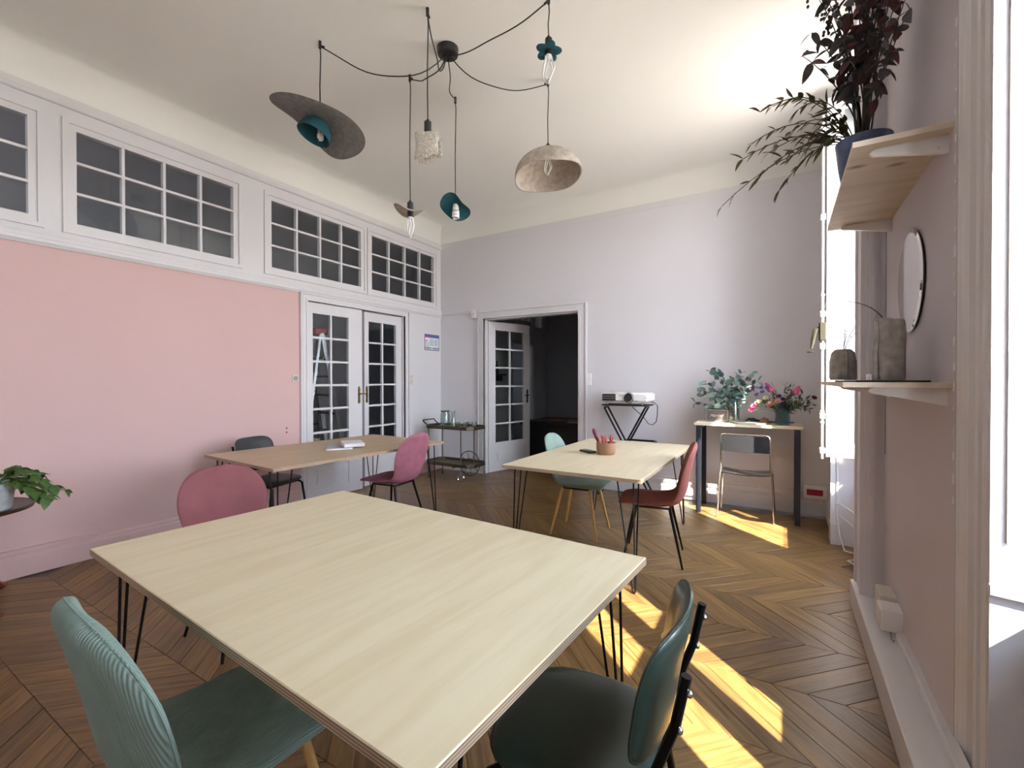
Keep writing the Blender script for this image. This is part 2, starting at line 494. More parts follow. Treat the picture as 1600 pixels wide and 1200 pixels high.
# ---- left wall (partition with clerestory and double door)
WX0 = XL-.10
DY0, DY1, DZ = 3.16, 4.67, 2.25      # double door opening
CL = [(-1.45, -.25), (-.15, 1.08), (1.176, 2.466), (2.685, 4.005), (4.02, 5.385)]
CZ0, CZ1 = 2.455, 3.305
m = MB()
m.box(WX0, XL, YF, DY0, 0, Z_RAIL-.02)
struct('wall_left', m, 'wall_pink', label='left wall painted pale pink below the moulded rail', cat='wall')
m = MB()
m.box(WX0, XL, DY1, YB, 0, CZ0)
m.box(WX0, XL, DY0, DY1, DZ, CZ0)
m.box(WX0, XL, YF, DY0, Z_RAIL-.02, CZ0)
m.box(WX0, XL, YF, YB+.1, CZ1, HC)
ys = [YF]+[v for c in CL for v in c]+[YB+.1]
for i in range(0, len(ys), 2):
    if ys[i+1]-ys[i] > .005: m.box(WX0, XL, ys[i], ys[i+1], CZ0, CZ1)
m.box(WX0, XL, 6.2, 7.6, 0, 2.1) ; m.box(WX0, XL, 8.45, YN, 0, 2.1); m.box(WX0, XL, YB+.1, 6.2, 0, 2.1)
m.box(WX0, XL, YB+.1, YN, 2.1, 2.5); m.box(WX0, XL, YB+.1, YN, 3.25, HC)
for a, b in ((YB+.1, 5.9), (7.1, 7.3), (8.45, 8.6)): m.box(WX0, XL, a, b, 2.5, 3.25)
m.box(WX0, XL, 8.95, YN, 2.5, 3.25)
struct('wall_left_1', m, 'trim_white', label='white upper part of the glazed left partition', cat='wall')

def clerestory(name, y0, y1, z0, z1, cols, rows, label, fw=.035, mw=.02, x=XL):
    root = MB()
    # frame slightly proud of the wall, with an inner step
    quad_frame(root, 'X', x-.05, .066, y0, y1, z0, z1, fw)
    gy0, gy1, gz0, gz1 = y0+fw, y1-fw, z0+fw, z1-fw
    quad_frame(root, 'X', x-.05, .052, gy0, gy1, gz0, gz1, .045)
    gy0 += .045; gy1 -= .045; gz0 += .045; gz1 -= .045
    o = struct(name, root, 'trim_white', label=label, cat='window')
    mm = MB()
    pw = (gy1-gy0)/cols; ph = (gz1-gz0)/rows
    for i in range(1, cols): mm.box(x-.045, x-.002, gy0+pw*i-mw/2, gy0+pw*i+mw/2, gz0, gz1)
    for j in range(1, rows): mm.box(x-.045, x-.004, gy0, gy1, gz0+ph*j-mw/2, gz0+ph*j+mw/2)
    mm.build('muntin', 'trim_white', o)
    for i in range(cols):
        for j in range(rows):
            g = MB(); g.box(x-.030, x-.026, gy0+pw*i+mw/2-.001, gy0+pw*(i+1)-mw/2+.001, gz0+ph*j+mw/2-.001, gz0+ph*(j+1)-mw/2+.001)
            g.build('pane', 'glass', o)
    return o
for i, (a, b) in enumerate(CL):
    clerestory('window_%d' % (i+1), a, b, CZ0, CZ1, 4, 3, ['clerestory window furthest left, outside the picture', 'clerestory window cut off by the left picture edge', 'wide twelve-pane clerestory window above the pink wall', 'twelve-pane clerestory window above left half of the double doors', 'twelve-pane clerestory window nearest the back corner'][i])
clerestory('window_8', 7.3, 8.45, 2.5, 3.25, 4, 2, 'clerestory window seen through the open doorway in the next room')
clerestory('window_9', 5.9, 7.1, 2.5, 3.25, 4, 2, 'clerestory window hidden left of the open doorway')
# mouldings on the left wall
def moulding(mb, prof, y0, y1, x=XL):
    """prof: list of (out, z) closed profile extruded along Y"""
    mb.loft([[(x+o_, y_, z_) for o_, z_ in prof] for y_ in (y0, y1)])
m = MB()
moulding(m, [(0, 2.325), (.012, 2.325), (.018, 2.335), (.030, 2.35), (.030, 2.372), (.022, 2.378), (.022, 2.40), (.014, 2.415), (.010, 2.44), (0, 2.44)], YF, YB)
struct('trim_1', m, 'trim_white', label='white moulded rail running under the clerestory windows', cat='moulding')
m = MB()
moulding(m, [(0, 3.375), (.020, 3.375), (.028, 3.385), (.028, 3.40), (.016, 3.41), (.014, 3.455), (0, 3.455)], YF, YB)
struct('trim_2', m, 'trim_white', label='white picture rail above the clerestory windows', cat='moulding')

# baseboards
def base_prof(h=.15): return [(0, 0), (.020, 0), (.020, h-.045), (.014, h-.035), (.014, h-.018), (.006, h), (0, h)]
m = MB(); moulding(m, base_prof(.17), YF, DY0-.085); moulding(m, base_prof(.17), DY1+.085, YB)
m.box(XL, XL+.03, YF, 1.35, .17, .195)
struct('baseboard_left', m, 'wall_pink', label='pink-painted skirting along the left wall', cat='skirting')
m = MB()
def mould_back(mb, prof, x0, x1, y=YB): mb.loft([[(x_, y-o_, z_) for o_, z_ in prof] for x_ in (x1, x0)])
mould_back(m, base_prof(.17), XL, -3.86); mould_back(m, base_prof(.17), -2.165, .40)
mould_back(m, [(0, .17), (.02, .17), (.02, .20), (.012, .215), (.012, .235), (0, .24)], -2.165, .40)
struct('baseboard_back', m, 'trim_white', label='white double skirting along the back wall', cat='skirting')

# ---- back wall
BX0, BX1, BZ = -3.735, -2.256, 2.255
m = MB()
m.box(XL-.1, BX0, YB, YB+.12, 0, HC); m.box(BX1, 1.0, YB, YB+.12, 0, HC); m.box(BX0, BX1, YB, YB+.12, BZ, HC)
struct('wall_back', m, 'wall_white', label='pale lavender-white back wall with the open doorway', cat='wall')
m = MB(); mould_back(m, [(0, 3.385), (.004, 3.385), (.004, 3.46), (0, 3.46)], XL, .5)
mould_back(m, [(0, 2.35), (.012, 2.355), (.02, 2.37), (.012, 2.385), (0, 2.39)], XL, -3.86)
struct('trim_3', m, 'trim_white', label='thin white rails on the back wall', cat='moulding')
def casing(mb, axis, at, a0, a1, z1, w=.11, out=.035, s=-1, z0=0):
    """door casing: three stepped layers around the opening a0..a1, up to z1"""
    for (wi, oi) in ((w, out*.45), (w*.72, out*.75), (w*.25, out)):
        for (p0, p1, q0, q1) in ((a0-wi, a0, z0, z1+wi), (a1, a1+wi, z0, z1+wi), (a0, a1, z1, z1+wi)):
            d0, d1 = sorted((at, at+s*oi))
            if axis == 'X': mb.box(d0, d1, p0, p1, q0, q1)
            else: mb.box(p0, p1, d0, d1, q0, q1)
    for (p0, p1, q0, q1) in ((a0-w-.002, a0-w+.016, z0, z1+w), (a1+w-.016, a1+w+.002, z0, z1+w), (a0-w, a1+w, z1+w-.016, z1+w+.002)):
        d0, d1 = sorted((at, at+s*out*.95))
        if axis == 'X': mb.box(d0, d1, p0, p1, q0, q1)
        else: mb.box(p0, p1, d0, d1, q0, q1)
m = MB(); casing(m, 'Y', YB, BX0, BX1, BZ, .105, .035, -1)
m.box(BX0-.0, BX0+.018, YB, YB+.12, 0, BZ); m.box(BX1-.018, BX1, YB, YB+.12, 0, BZ); m.box(BX0, BX1, YB, YB+.12, BZ-.018, BZ)
struct('trim_4', m, 'trim_white', label='white moulded casing around the open doorway', cat='moulding')
m = MB(); casing(m, 'X', XL, DY0, DY1, DZ, .085, .035, 1)
m.box(WX0, XL, DY0, DY0+.015, 0, DZ); m.box(WX0, XL, DY1-.015, DY1, 0, DZ)
struct('trim_5', m, 'trim_white', label='white moulded casing around the glazed double doors', cat='moulding')

# ---- glazed door leaf (local: x along width 0..w, y thickness, z up)
def door_leaf(name, w, h, label, glass_z0, glass_z1, cols, rows, st=.10, mw=.024, cat='door', gx0=None, gx1=None):
    root = thing(name, label, cat); root['kind'] = 'structure'
    T = .038
    a0 = gx0 if gx0 is not None else st; a1 = gx1 if gx1 is not None else w-st
    m = MB()
    m.box(0, a0, -T/2, T/2, 0, h); m.box(a1, w, -T/2, T/2, 0, h)
    m.box(a0, a1, -T/2, T/2, glass_z1, h); m.box(a0, a1, -T/2, T/2, 0, .12); m.box(a0, a1, -T/2, T/2, glass_z0-.10, glass_z0)
    m.build('frame', 'trim_white', root)
    m = MB(); m.box(a0, a1, -T/2+.012, T/2-.012, .12, glass_z0-.10)
    hh = glass_z0-.10-.12
    m.box(a0+.05, a1-.05, -T/2+.004, T/2-.004, .12+.05, glass_z0-.10-.05)
    m.box(a0+.02, a1-.02, -T/2+.001, T/2-.001, .12+hh*.62, .12+hh*.66) if hh > .2 else None
    m.build('lower_panel', 'trim_white', root)
    pw = (a1-a0)/cols; ph = (glass_z1-glass_z0)/rows
    m = MB()
    for i in range(1, cols): m.box(a0+pw*i-mw/2, a0+pw*i+mw/2, -T/2+.004, T/2-.004, glass_z0, glass_z1)
    for j in range(1, rows): m.box(a0, a1, -T/2+.005, T/2-.005, glass_z0+ph*j-mw/2, glass_z0+ph*j+mw/2)
    if cols*rows > 1: m.build('muntin', 'trim_white', root)
    for i in range(cols):
        for j in range(rows):
            g = MB(); g.box(a0+pw*i+(mw/2 if i else 0), a0+pw*(i+1)-(mw/2 if i < cols-1 else 0), -.002, .002, glass_z0+ph*j+(mw/2 if j else 0), glass_z0+ph*(j+1)-(mw/2 if j < rows-1 else 0))
            g.build('pane', 'glass', root)
    return root
def lever_handle(parent, x, z, side, sgn=1, matname='brass', lever=True):
    """side: -1/+1 face (y); sgn: lever direction in x"""
    m = MB(); y = side*.019
    pl = [(-.012, -.10), (.012, -.10), (.018, -.07), (.013, -.045), (.018, 0), (.013, .045), (.018, .07), (.012, .10), (0, .115), (-.012, .10), (-.018, .07), (-.013, .045), (-.018, 0), (-.013, -.045), (-.018, -.07), (-.012, -.10)][:-1]
    m.loft([[(x+a, y, z+b) for a, b in pl], [(x+a, y+side*.006, z+b) for a, b in pl]])
    hdl = m.build('handle_plate', matname, parent)
    if lever:
        m = MB(); m.cyl((x, y, z+.02), (x, y+side*.045, z+.02), .009, n=10)
        m.tube([(x, y+side*.045, z+.02), (x+sgn*.03, y+side*.05, z+.022), (x+sgn*.07, y+side*.048, z+.016), (x+sgn*.10, y+side*.042, z+.02)], [.008, .009, .008, .006], 8)
        m.build('lever', matname, hdl, smooth=True)
lw = (DY1-DY0-.03)/2
dl = door_leaf('door_1', lw, 2.235, 'left leaf of the glazed double doors, slightly ajar', .485, 2.115, 2, 6, gx0=.065, gx1=lw-.20)
dl.location = (XL-.02, DY0+.015, 0.006); dl.rotation_euler = (0, 0, R(90-2.2))
dl2 = door_leaf('door_2', .655, 2.235, 'right leaf of the glazed double doors', .485, 2.115, 2, 6, gx0=.07, gx1=.55)
dl2.location = (XL-.055, DY0+.015+lw+.09, 0.006); dl2.rotation_euler = (0, 0, R(90))
lever_handle(dl, lw-.05, 1.17, -1, 1); lever_handle(dl2, .035, 1.17, -1, 1, lever=False)
dl3 = door_leaf('door_3', .87, 2.225, 'glazed door leaf swung open into the next room', .43, 2.10, 2, 6, gx0=.135, gx1=.87-.13)
dl3.location = (BX0+.02, YB+.06, 0.006); dl3.rotation_euler = (0, 0, R(75))
lever_handle(dl3, .81, 1.10, -1, -1, 'dark_brass')

# ---- next room and room behind the partition
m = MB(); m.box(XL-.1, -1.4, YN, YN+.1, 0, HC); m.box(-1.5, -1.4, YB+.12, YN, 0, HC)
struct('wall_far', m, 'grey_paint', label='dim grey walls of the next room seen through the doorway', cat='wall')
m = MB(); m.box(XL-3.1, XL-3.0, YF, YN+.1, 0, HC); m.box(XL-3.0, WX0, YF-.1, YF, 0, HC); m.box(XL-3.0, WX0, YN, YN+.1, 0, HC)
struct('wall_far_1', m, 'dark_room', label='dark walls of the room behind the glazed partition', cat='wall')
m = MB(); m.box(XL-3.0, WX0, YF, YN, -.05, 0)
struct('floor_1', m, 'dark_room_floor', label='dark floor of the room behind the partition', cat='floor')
m = MB(); casing(m, 'X', XL, 7.6, 8.45, 2.1, .07, .03, 1)
struct('trim_6', m, 'trim_white', label='white casing of the dark doorway in the next room', cat='moulding')

# ---- wall behind the camera
m = MB(); m.box(XL-.1, 1.0, YF-.1, YF, 0, HC+.05)
struct('wall_front', m, 'wall_white', label='white wall behind the viewer', cat='wall')

# ---- right wall with embrasures
WT = 1.0
far = dict(y0=3.60, y1=4.48, z0=.74, z1=3.60)      # opening at window plane
near = dict(y0=.74, y1=1.68, z0=.74, z1=3.60)
extra = dict(y0=-3.45, y1=-2.45, z0=.74, z1=3.60)
m = MB()
def poly_wall(pts, z0=0, z1=HC): m.prism(pts, z0, z1)
XO = XW+.08
poly_wall([(.39, 4.60), (XW, 4.50), (XW, 4.48), (XO, 4.48), (XO, YB), (.39, YB)])
poly_wall([(XR, 2.02), (XR, 3.22), (.40, 3.22), (.40, 3.43), (XW, 3.57), (XW, 3.60), (XO, 3.60), (XO, 1.68), (XW, 1.68), (.489, 1.735), (.52, 1.735), (.52, 2.02)][::-1])
poly_wall([(XR, .45), (XW, .70), (XW, .74), (XO, .74), (XO, -2.45), (XW, -2.45), (XR, -2.2)][::-1])
poly_wall([(XR, -3.7), (XW, -3.49), (XW, -3.45), (XO, -3.45), (XO, YF), (XR, YF)][::-1])
for w_ in (far, near, extra):
    m.box(XW, XO, w_['y0'], w_['y1'], 0, w_['z0']-.03); m.box(XW, XO, w_['y0'], w_['y1'], w_['z1'], HC)
# lintels of the embrasures
poly_wall([(.40, 3.43), (.39, 4.60), (XW, 4.50), (XW, 3.57)][::-1], 3.62, HC)
poly_wall([(.485, 1.715), (XR, .45), (XW, .70), (XW, 1.68)], 3.62, HC)
poly_wall([(XR, -2.2), (XR, -3.7), (XW, -3.49), (XW, -2.45)], 3.62, HC)
struct('wall_right', m, 'wall_white', label='lavender-white window wall with its piers', cat='wall')
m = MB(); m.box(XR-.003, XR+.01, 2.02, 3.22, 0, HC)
struct('wall_right_1', m, 'pier_shade_tone', label='window pier face between the casings, its shade put into a darker colour', cat='wall')
# casings of the embrasures
m = MB()
# far side of the far embrasure
m.box(.352, .395, 4.585, 4.70, 0, 3.45); m.box(.343, .366, 4.578, 4.60, .0, 3.45); m.box(.385, .40, 4.572, 4.59, 0, 3.45)
m.box(.343, .41, 4.565, 4.72, 0, .17)
struct('trim_7', m, 'trim_white', label='white casing at the far side of the far window recess', cat='moulding')
m = MB()
for (a, b, o_) in ((3.215, 3.25, .022), (3.26, 3.40, .014), (3.405, 3.44, .024)): m.box(.40-o_, .41, a, b, .14, 3.45)
m.box(.40, .455, 3.208, 3.222, .14, 3.45); m.box(.415, .44, 3.200, 3.215, .14, 3.45)
struct('trim_8', m, 'wall_white', label='pale casing between the pier and the far window recess', cat='moulding')
m = MB()
prof = [(1.734, 0), (1.734, .026), (1.737, .032), (1.743, .032), (1.748, .024), (1.752, .014), (1.79, .014), (1.794, .022), (1.806, .026), (1.818, .022), (1.822, .012), (1.87, .012), (1.874, .020), (1.886, .024), (1.9, .020), (1.904, .008), (1.955, .006), (1.962, .018), (1.985, .024), (2.005, .026), (2.012, .031), (2.024, .033), (2.024, 0)]
m.loft([[(.521-o_, y_, z_) for y_, o_ in prof] for z_ in (0, 3.45)])
struct('trim_9', m, 'trim_white', label='tall fluted white casing between the pier and the near window', cat='moulding')
# embrasure panel on near window reveal, window board
m = MB()
rv = lambda x: 1.735-(x-.489)*(.055/.191)
for (xa, xb, t_) in ((.518, .524, .006),):
    for z0_, z1_ in ((.92, 3.4),):
        m.prism([(xa, rv(xa)-t_), (xb, rv(xb)-t_), (xb, rv(xb)+.01), (xa, rv(xa)+.01)], z0_, z1_)
m.prism([(.487, rv(.487)-.014), (.66, rv(.66)-.014), (.66, rv(.66)+.01), (.487, rv(.487)+.01)], .775, .80)
struct('trim_10', m, 'trim_white', label='white panel moulding on the sunlit near window reveal', cat='moulding')
for n_, w_, x0_ in (('trim_11', far, .62), ('trim_12', near, .60), ('trim_13', extra, .60)):
    m = MB(); m.box(x0_, XW+.08, w_['y0']+.002, w_['y1']-.002, .71, .742); m.box(XW-.005, XW+.02, w_['y0'], w_['y1'], .10, .68)
    struct(n_, m, 'sill_paint', label='greyish window sill board', cat='window sill')

# skirting box along the pier
m = MB(); m.bbox(.358, .495, 1.2, 3.44, .0, .142, .004)
m.bbox(.460, .495, 1.2, 2.74, .1425, .182, .003)
struct('baseboard_right', m, 'trim_white', label='deep white boxed skirting along the window pier', cat='skirting')
m = MB(); m.box(.30, .36, 4.72, 5.45, 0, .15)
m.box(.345, .39, 4.72, 5.45, 0, .17)
struct('baseboard_right_1', m, 'trim_white', label='short white skirting between back corner and far window', cat='skirting') if False else None
m = MB(); m.box(.368, .392, 4.70, 5.45, 0, .17)
struct('baseboard_right_1', m, 'trim_white', label='short white skirting between back corner and far window', cat='skirting')

# ---- windows
def casement(name, w, h, label, rows, gz0, cutz=None, st=.09):
    root = thing(name, label, 'window'); root['kind'] = 'structure'
    T = .045; m = MB()
    m.box(0, st, -T/2, T/2, 0, h); m.box(w-st, w, -T/2, T/2, 0, h); m.box(st, w-st, -T/2, T/2, 0, gz0); m.box(st, w-st, -T/2, T/2, h-.10, h)
    m.box(st, st+.016, -T/2+.008, T/2-.008, gz0, h-.10); m.box(w-st-.016, w-st, -T/2+.008, T/2-.008, gz0, h-.10)
    m.build('frame', 'trim_white', root)
    zs = [gz0]+list(cutz or [])+[h-.10]
    m = MB()
    for z in zs[1:-1]: m.box(st, w-st, -T/2+.006, T/2-.006, z-.018, z+.018)
    m.build('muntin', 'trim_white', root)
    for a, b in zip(zs[:-1], zs[1:]):
        g = MB(); g.box(st+.014, w-st-.014, -.002, .002, a+(.017 if a != gz0 else -.002), b-(.017 if b != zs[-1] else -.002)); g.build('pane', 'glass', root)
    return root
HW = 3.60-.742
wfar = casement('window_6', .40, HW, 'open leaf of the far window with white stiles', 3, .11, [1.07, 1.98], st=.095)
wfar.location = (.70, 4.435, .745); wfar.rotation_euler = (0, 0, R(181))
# espagnolette bolt on the leaf's free stile (local x ~ .40)
m = MB(); m.cyl((.425, .0, -.02), (.425, .0, HW-.05), .011, n=10)
for z in (.02, .30, .86, 1.12, 1.9, 2.6): m.bbox(.405, .445, -.02, .02, z, z+.05, .006)
for z in (.27, .36, 1.06, 1.3): m.ell((.425, 0, z), .018, .018, .016)
bolt = m.build('bolt', 'trim_white', wfar, smooth=True)
m = MB(); m.bbox(.40, .45, -.03, .03, .93, 1.08, .008)
m.tube([(.43, 0, 1.04), (.47, .0, 1.02), (.485, .0, .95), (.50, .0, .87)], [.016, .022, .018, .009], 8)
m.lathe([(.001, -.006), (.018, -.006), (.026, 0), (.018, .006), (.001, .006)], (.51, 0, .845), 14)
m.build('bolt_handle', 'dark_brass', bolt, smooth=True)
wn1 = casement('window_7', .425, HW, 'closed left leaf of the near window', 3, .14, [.90, 1.98], st=.06)
wn1.location = (XW+.035, 1.66, .745); wn1.rotation_euler = (0, 0, R(-90))
wn2 = copy_tree(wn1); wn2.location = (XW+.035, 1.205, .745); wn2.name = 'window_10'; wn2['label'] = 'closed right leaf of the near window'
for k, w0 in enumerate((-3.47+.48, -3.47+.96)):
    c_ = copy_tree(wn1); c_.location = (XW+.035, w0, .745); c_.name = 'window_%d' % (11+k); c_['label'] = 'window leaf behind the viewer'
m = MB()
for w_ in (near, extra):
    a, b = w_['y0'], w_['y1']
    m.box(XW+.005, XW+.07, b-.02, b, .745, 3.6); m.box(XW+.005, XW+.07, a, a+.02, .745, 3.6)
m.box(XW+.012, XW+.058, 1.195, 1.245, .745, 3.6); m.box(XW+.012, XW+.058, .74, .76, .745, 3.6)
m.box(XW+.005, XW+.07, 3.60, 3.625, .745, 3.6); m.box(XW+.02, XW+.07, 4.46, 4.48, .745, 3.6)
struct('trim_14', m, 'trim_white', label='white fixed window jambs and meeting stile', cat='window frame')
m = MB(); m.box(XO, XO+.85, YF, YB, 3.74, 3.90); m.box(XO, XO+.10, YF, YB, 3.68, 3.74)  # unseen slab added to keep high sun off the upper windows
struct('sun_block_slab', m, 'terrace', label='added slab outside above the windows, out of view, blocking the high sun', cat='sun blocker')
# comb-like guard rail outside the far window
m = MB(); m.box(XO-.03, XO-.01, 3.61, 4.47, .86, .875)
for i in range(16): m.box(XO-.024, XO-.016, 3.64+i*.052, 3.655+i*.052, .875, .93)
m.box(XO-.03, XO-.01, 3.61, 3.625, .71, .93); m.box(XO-.03, XO-.01, 4.455, 4.47, .71, .93); m.box(XO-.03, XO-.01, 3.61, 4.47, .72, .735)
gr = m.build('window_guard', 'black_paint'); tag(gr, 'low toothed metal guard outside the far window', 'railing')

# ================================================================ TABLES
def hairpin(corner, dx, dy, h):
    """three-rod hairpin leg, foot under the corner, tops spread inwards"""
    x, y = corner; m = MB(); r = .0052
    tx, ty = x+dx*.145, y+dy*.145
    m.box(min(x+dx*.03, tx), max(x+dx*.03, tx), min(y+dy*.03, ty), max(y+dy*.03, ty), h-.004, h)
    fx, fy = x+dx*.028, y+dy*.028
    tops = [(x+dx*.035, ty), (tx, y+dy*.035), (x+dx*.04, y+dy*.04)]
    m.tube([(tops[0][0], tops[0][1], h-.003), (fx, fy+dy*.016, .03), (fx, fy+dy*.012, .009), (fx+dx*.004, fy+dy*.004, .0055), (fx+dx*.012, fy, .009), (fx+dx*.016, fy, .03), (tops[1][0], tops[1][1], h-.003)], r, 6)
    m.tube([(tops[2][0], tops[2][1], h-.003), (fx, fy, .02), (fx+dx*.002, fy+dy*.002, .006)], r, 6)
    return m
def table(corners, h, label, mtop, th=.024):
    """corners A,B,C,D counter-clockwise in world XY"""
    A, B, Cc, D = [V(p) for p in corners]
    cx = (A+B+Cc+D)/4; ux = (B-A).normalized(); ang = math.atan2(ux.y, ux.x)
    w = ((B-A).length+(Cc-D).length)/2; d = ((D-A).length+(Cc-B).length)/2
    t = thing('table', label, 'table', (cx.x, cx.y, 0), ang, 'plywood tables on hairpin legs')
    m = MB(); x0, x1, y0, y1 = -w/2, w/2, -d/2, d/2; b = .0025
    ring = lambda i, z: [(x0+i, y0+i, z), (x1-i, y0+i, z), (x1-i, y1-i, z), (x0+i, y1-i, z)]
    m.cur = 1; m.loft([ring(0, h-th), ring(0, h-b)], cap=False)
    m.cur = 0; m.loft([ring(0, h-b), ring(b, h)], cap=False)
    m.add(ring(b, h), [(0, 1, 2, 3)]); m.add(ring(0, h-th), [(3, 2, 1, 0)])
    m.build('tabletop', [mtop, 'plywood_edge'], t)
    for (cx_, cy_, dx, dy) in ((x0+.03, y0+.03, 1, 1), (x1-.03, y0+.03, -1, 1), (x1-.03, y1-.03, -1, -1), (x0+.03, y1-.03, 1, -1)):
        hairpin((cx_, cy_), dx, dy, h-th).build('leg', 'black_metal', t, smooth=True)
    return t
TH = .745
table([(-2.20, .63), (-.492, .522), (-.384, 1.583), (-2.09, 1.69)], TH, 'large pale plywood table in the foreground', 'plywood')
table([(-1.715, 2.805), (-.69, 2.80), (-.79, 4.54), (-1.80, 4.55)], TH, 'pale plywood table carrying the brown pencil pot', 'plywood')
table([(-4.09, 1.92), (-2.99, 1.85), (-2.99, 3.60), (-4.06, 3.62)], TH, 'warm plywood table with books near the glazed double doors', 'plywood_warm')

# ================================================================ CHAIRS
def lerp_prof(P, t):
    """Catmull-Rom through list of tuples, t in 0..1"""
    n = len(P)-1; f = t*n; i = min(int(f), n-1); u = f-i
    p0, p1, p2, p3 = P[max(i-1, 0)], P[i], P[i+1], P[min(i+2, n)]
    return [0.5*((2*b)+(-a+c)*u+(2*a-5*b+4*c-d)*u*u+(-a+3*b-3*c+d)*u**3) for a, b, c, d in zip(p0, p1, p2, p3)]
# (y, z, half width, edge curl) from the front of the seat to the top of the back
SHELL = [(.235, .425, .15, .00), (.225, .438, .20, .004), (.13, .443, .222, .012), (.0, .432, .228, .022), (-.12, .435, .220, .034),
         (-.19, .462, .208, .045), (-.225, .52, .205, .05), (-.243, .60, .222, .048), (-.262, .69, .232, .042), (-.285, .78, .205, .030), (-.302, .84, .148, .016), (-.308, .868, .07, .004)]
def shell_mesh(T=.036, prof=SHELL, NS=44, NU=18, wide=1.0, tall=1.0):
    m = MB(); top = []; bot = []; rim = []
    for i in range(NS+1):
        t = i/NS
        y, z, w, c = lerp_prof(prof, t); y2, z2, _, _ = lerp_prof(prof, min(1, t+.01)); y1, z1, _, _ = lerp_prof(prof, max(0, t-.01))
        d = V((0, y2-y1, z2-z1)).normalized(); nrm = V((0, d.z, -d.y))     # towards sitter
        if nrm.z < 0 and t < .4: nrm = -nrm
        endf = min(1.0, math.sin(PI*min(max(t, .0), 1.0))*3.2)**.5 if 0 < t < 1 else 0.0
        w = w*wide*min(1, (max(.0, 1-abs(2*t-1)**14))**.5)
        if z > .44: z = .44+(z-.44)*tall
        ra = []; rb = []
        for j in range(NU+1):
            u = math.sin((j/NU-.5)*PI); P = V((w*u, y, z))+nrm*(c*abs(u)**2.4)
            th = T*endf*max(0.0, 1-abs(u)**5)**.5
            ra.append(P+nrm*th*.5); rb.append(P-nrm*th*.5)
        top.append(ra); bot.append(rb); rim.append((ra[0], ra[-1]))
    m.grid(top, flip=True); m.grid(bot)
    per = [a for a, b in rim]+[b for a, b in reversed(rim)]
    return m, per
def shell_chair(label, fabric, legmat, loc, rotz, group, wood=False, tall=1.0, T=.036, name='padded_chair'):
    t = thing(name, label, 'chair', (*loc, 0), rotz, group)
    m, per = shell_mesh(T=T, tall=tall); m.build('shell', fabric, t, smooth=True)
    k = MB(); k.tube(per[::1], .0028, 5, loop=True); k.build('seam', fabric, t, smooth=True)
    f = MB()
    for a in (-1, 1):
        f.bar((a*.13, .13, .408), (a*.13, -.13, .408), .02, .012)
    f.bar((-.13, .13, .408), (.13, .13, .408), .02, .012); f.bar((-.13, -.13, .408), (.13, -.13, .408), .02, .012)
    f.build('seat_frame', 'black_metal', t)
    for sx in (-1, 1):
        for sy, oy in ((1, .205), (-1, -.215)):
            l = MB(); r0, r1 = (.0145, .0085) if wood else (.0125, .0075)
            l.tube([(sx*.13, sy*.125, .412), (sx*.205, oy, .0)], [r0, r1], 10)
            l.build('leg', legmat, t, smooth=True)
    return t
G1 = 'padded shell chairs around the tables'
shell_chair('mint corduroy chair in the foreground, left of picture, with piped rear edge', 'mint_corduroy', 'wood_leg', (-1.255, .64), R(-4), G1, True, tall=1.04, T=.052, name='padded_chair')
shell_chair('dusty rose velvet chair at the left end of the large table', 'rose_velvet', 'black_metal', (-2.50, 1.36), R(-93), G1)
shell_chair('pink velvet chair at the right side of the book table', 'pink_velvet', 'black_metal', (-3.14, 3.08), R(96), G1, tall=1.03)
shell_chair('pale mint chair on wooden legs behind the pencil pot table', 'mint_velvet', 'wood_leg', (-1.56, 3.82), R(-86), G1, True)
shell_chair('terracotta velvet chair at the right of the pencil pot table', 'terracotta_velvet', 'black_metal', (-.86, 3.57), R(100), G1, tall=1.06)

def pad(mb, cx, w, h, T, bend, origin, ydir, zdir, NS=14, NU=16, power=4.5, lip=0):
    """upholstered rounded-rectangle pad in the plane spanned by X and zdir, bulging along ydir"""
    o = V(origin); yd = V(ydir); zd = V(zdir); A = []; B = []
    for i in range(NS+1):
        v = math.sin((i/NS-.5)*PI)
        ra = []; rb = []
        for j in range(NU+1):
            u = math.sin((j/NU-.5)*PI)
            mx_ = max(abs(u), abs(v)); k_ = mx_/((abs(u)**power+abs(v)**power)**(1/power)) if mx_ > 1e-6 else 1
            u_ = u*k_; v_ = v*k_; x = u_*w/2; z = v_*h/2
            base = o+V((cx+x, 0, 0))+zd*z+yd*(bend*u_*u_+lip*max(0, v_)**2)
            th = T*max(0, 1-mx_**6)**.5
            ra.append(base+yd*th*.5); rb.append(base-yd*th*.5)
        A.append(ra); B.append(rb)
    mb.grid(A, flip=True); mb.grid(B)
    return [r[0] for r in A]+A[-1][1:-1]+[r[-1] for r in reversed(A)]+list(reversed(A[0][1:-1]))
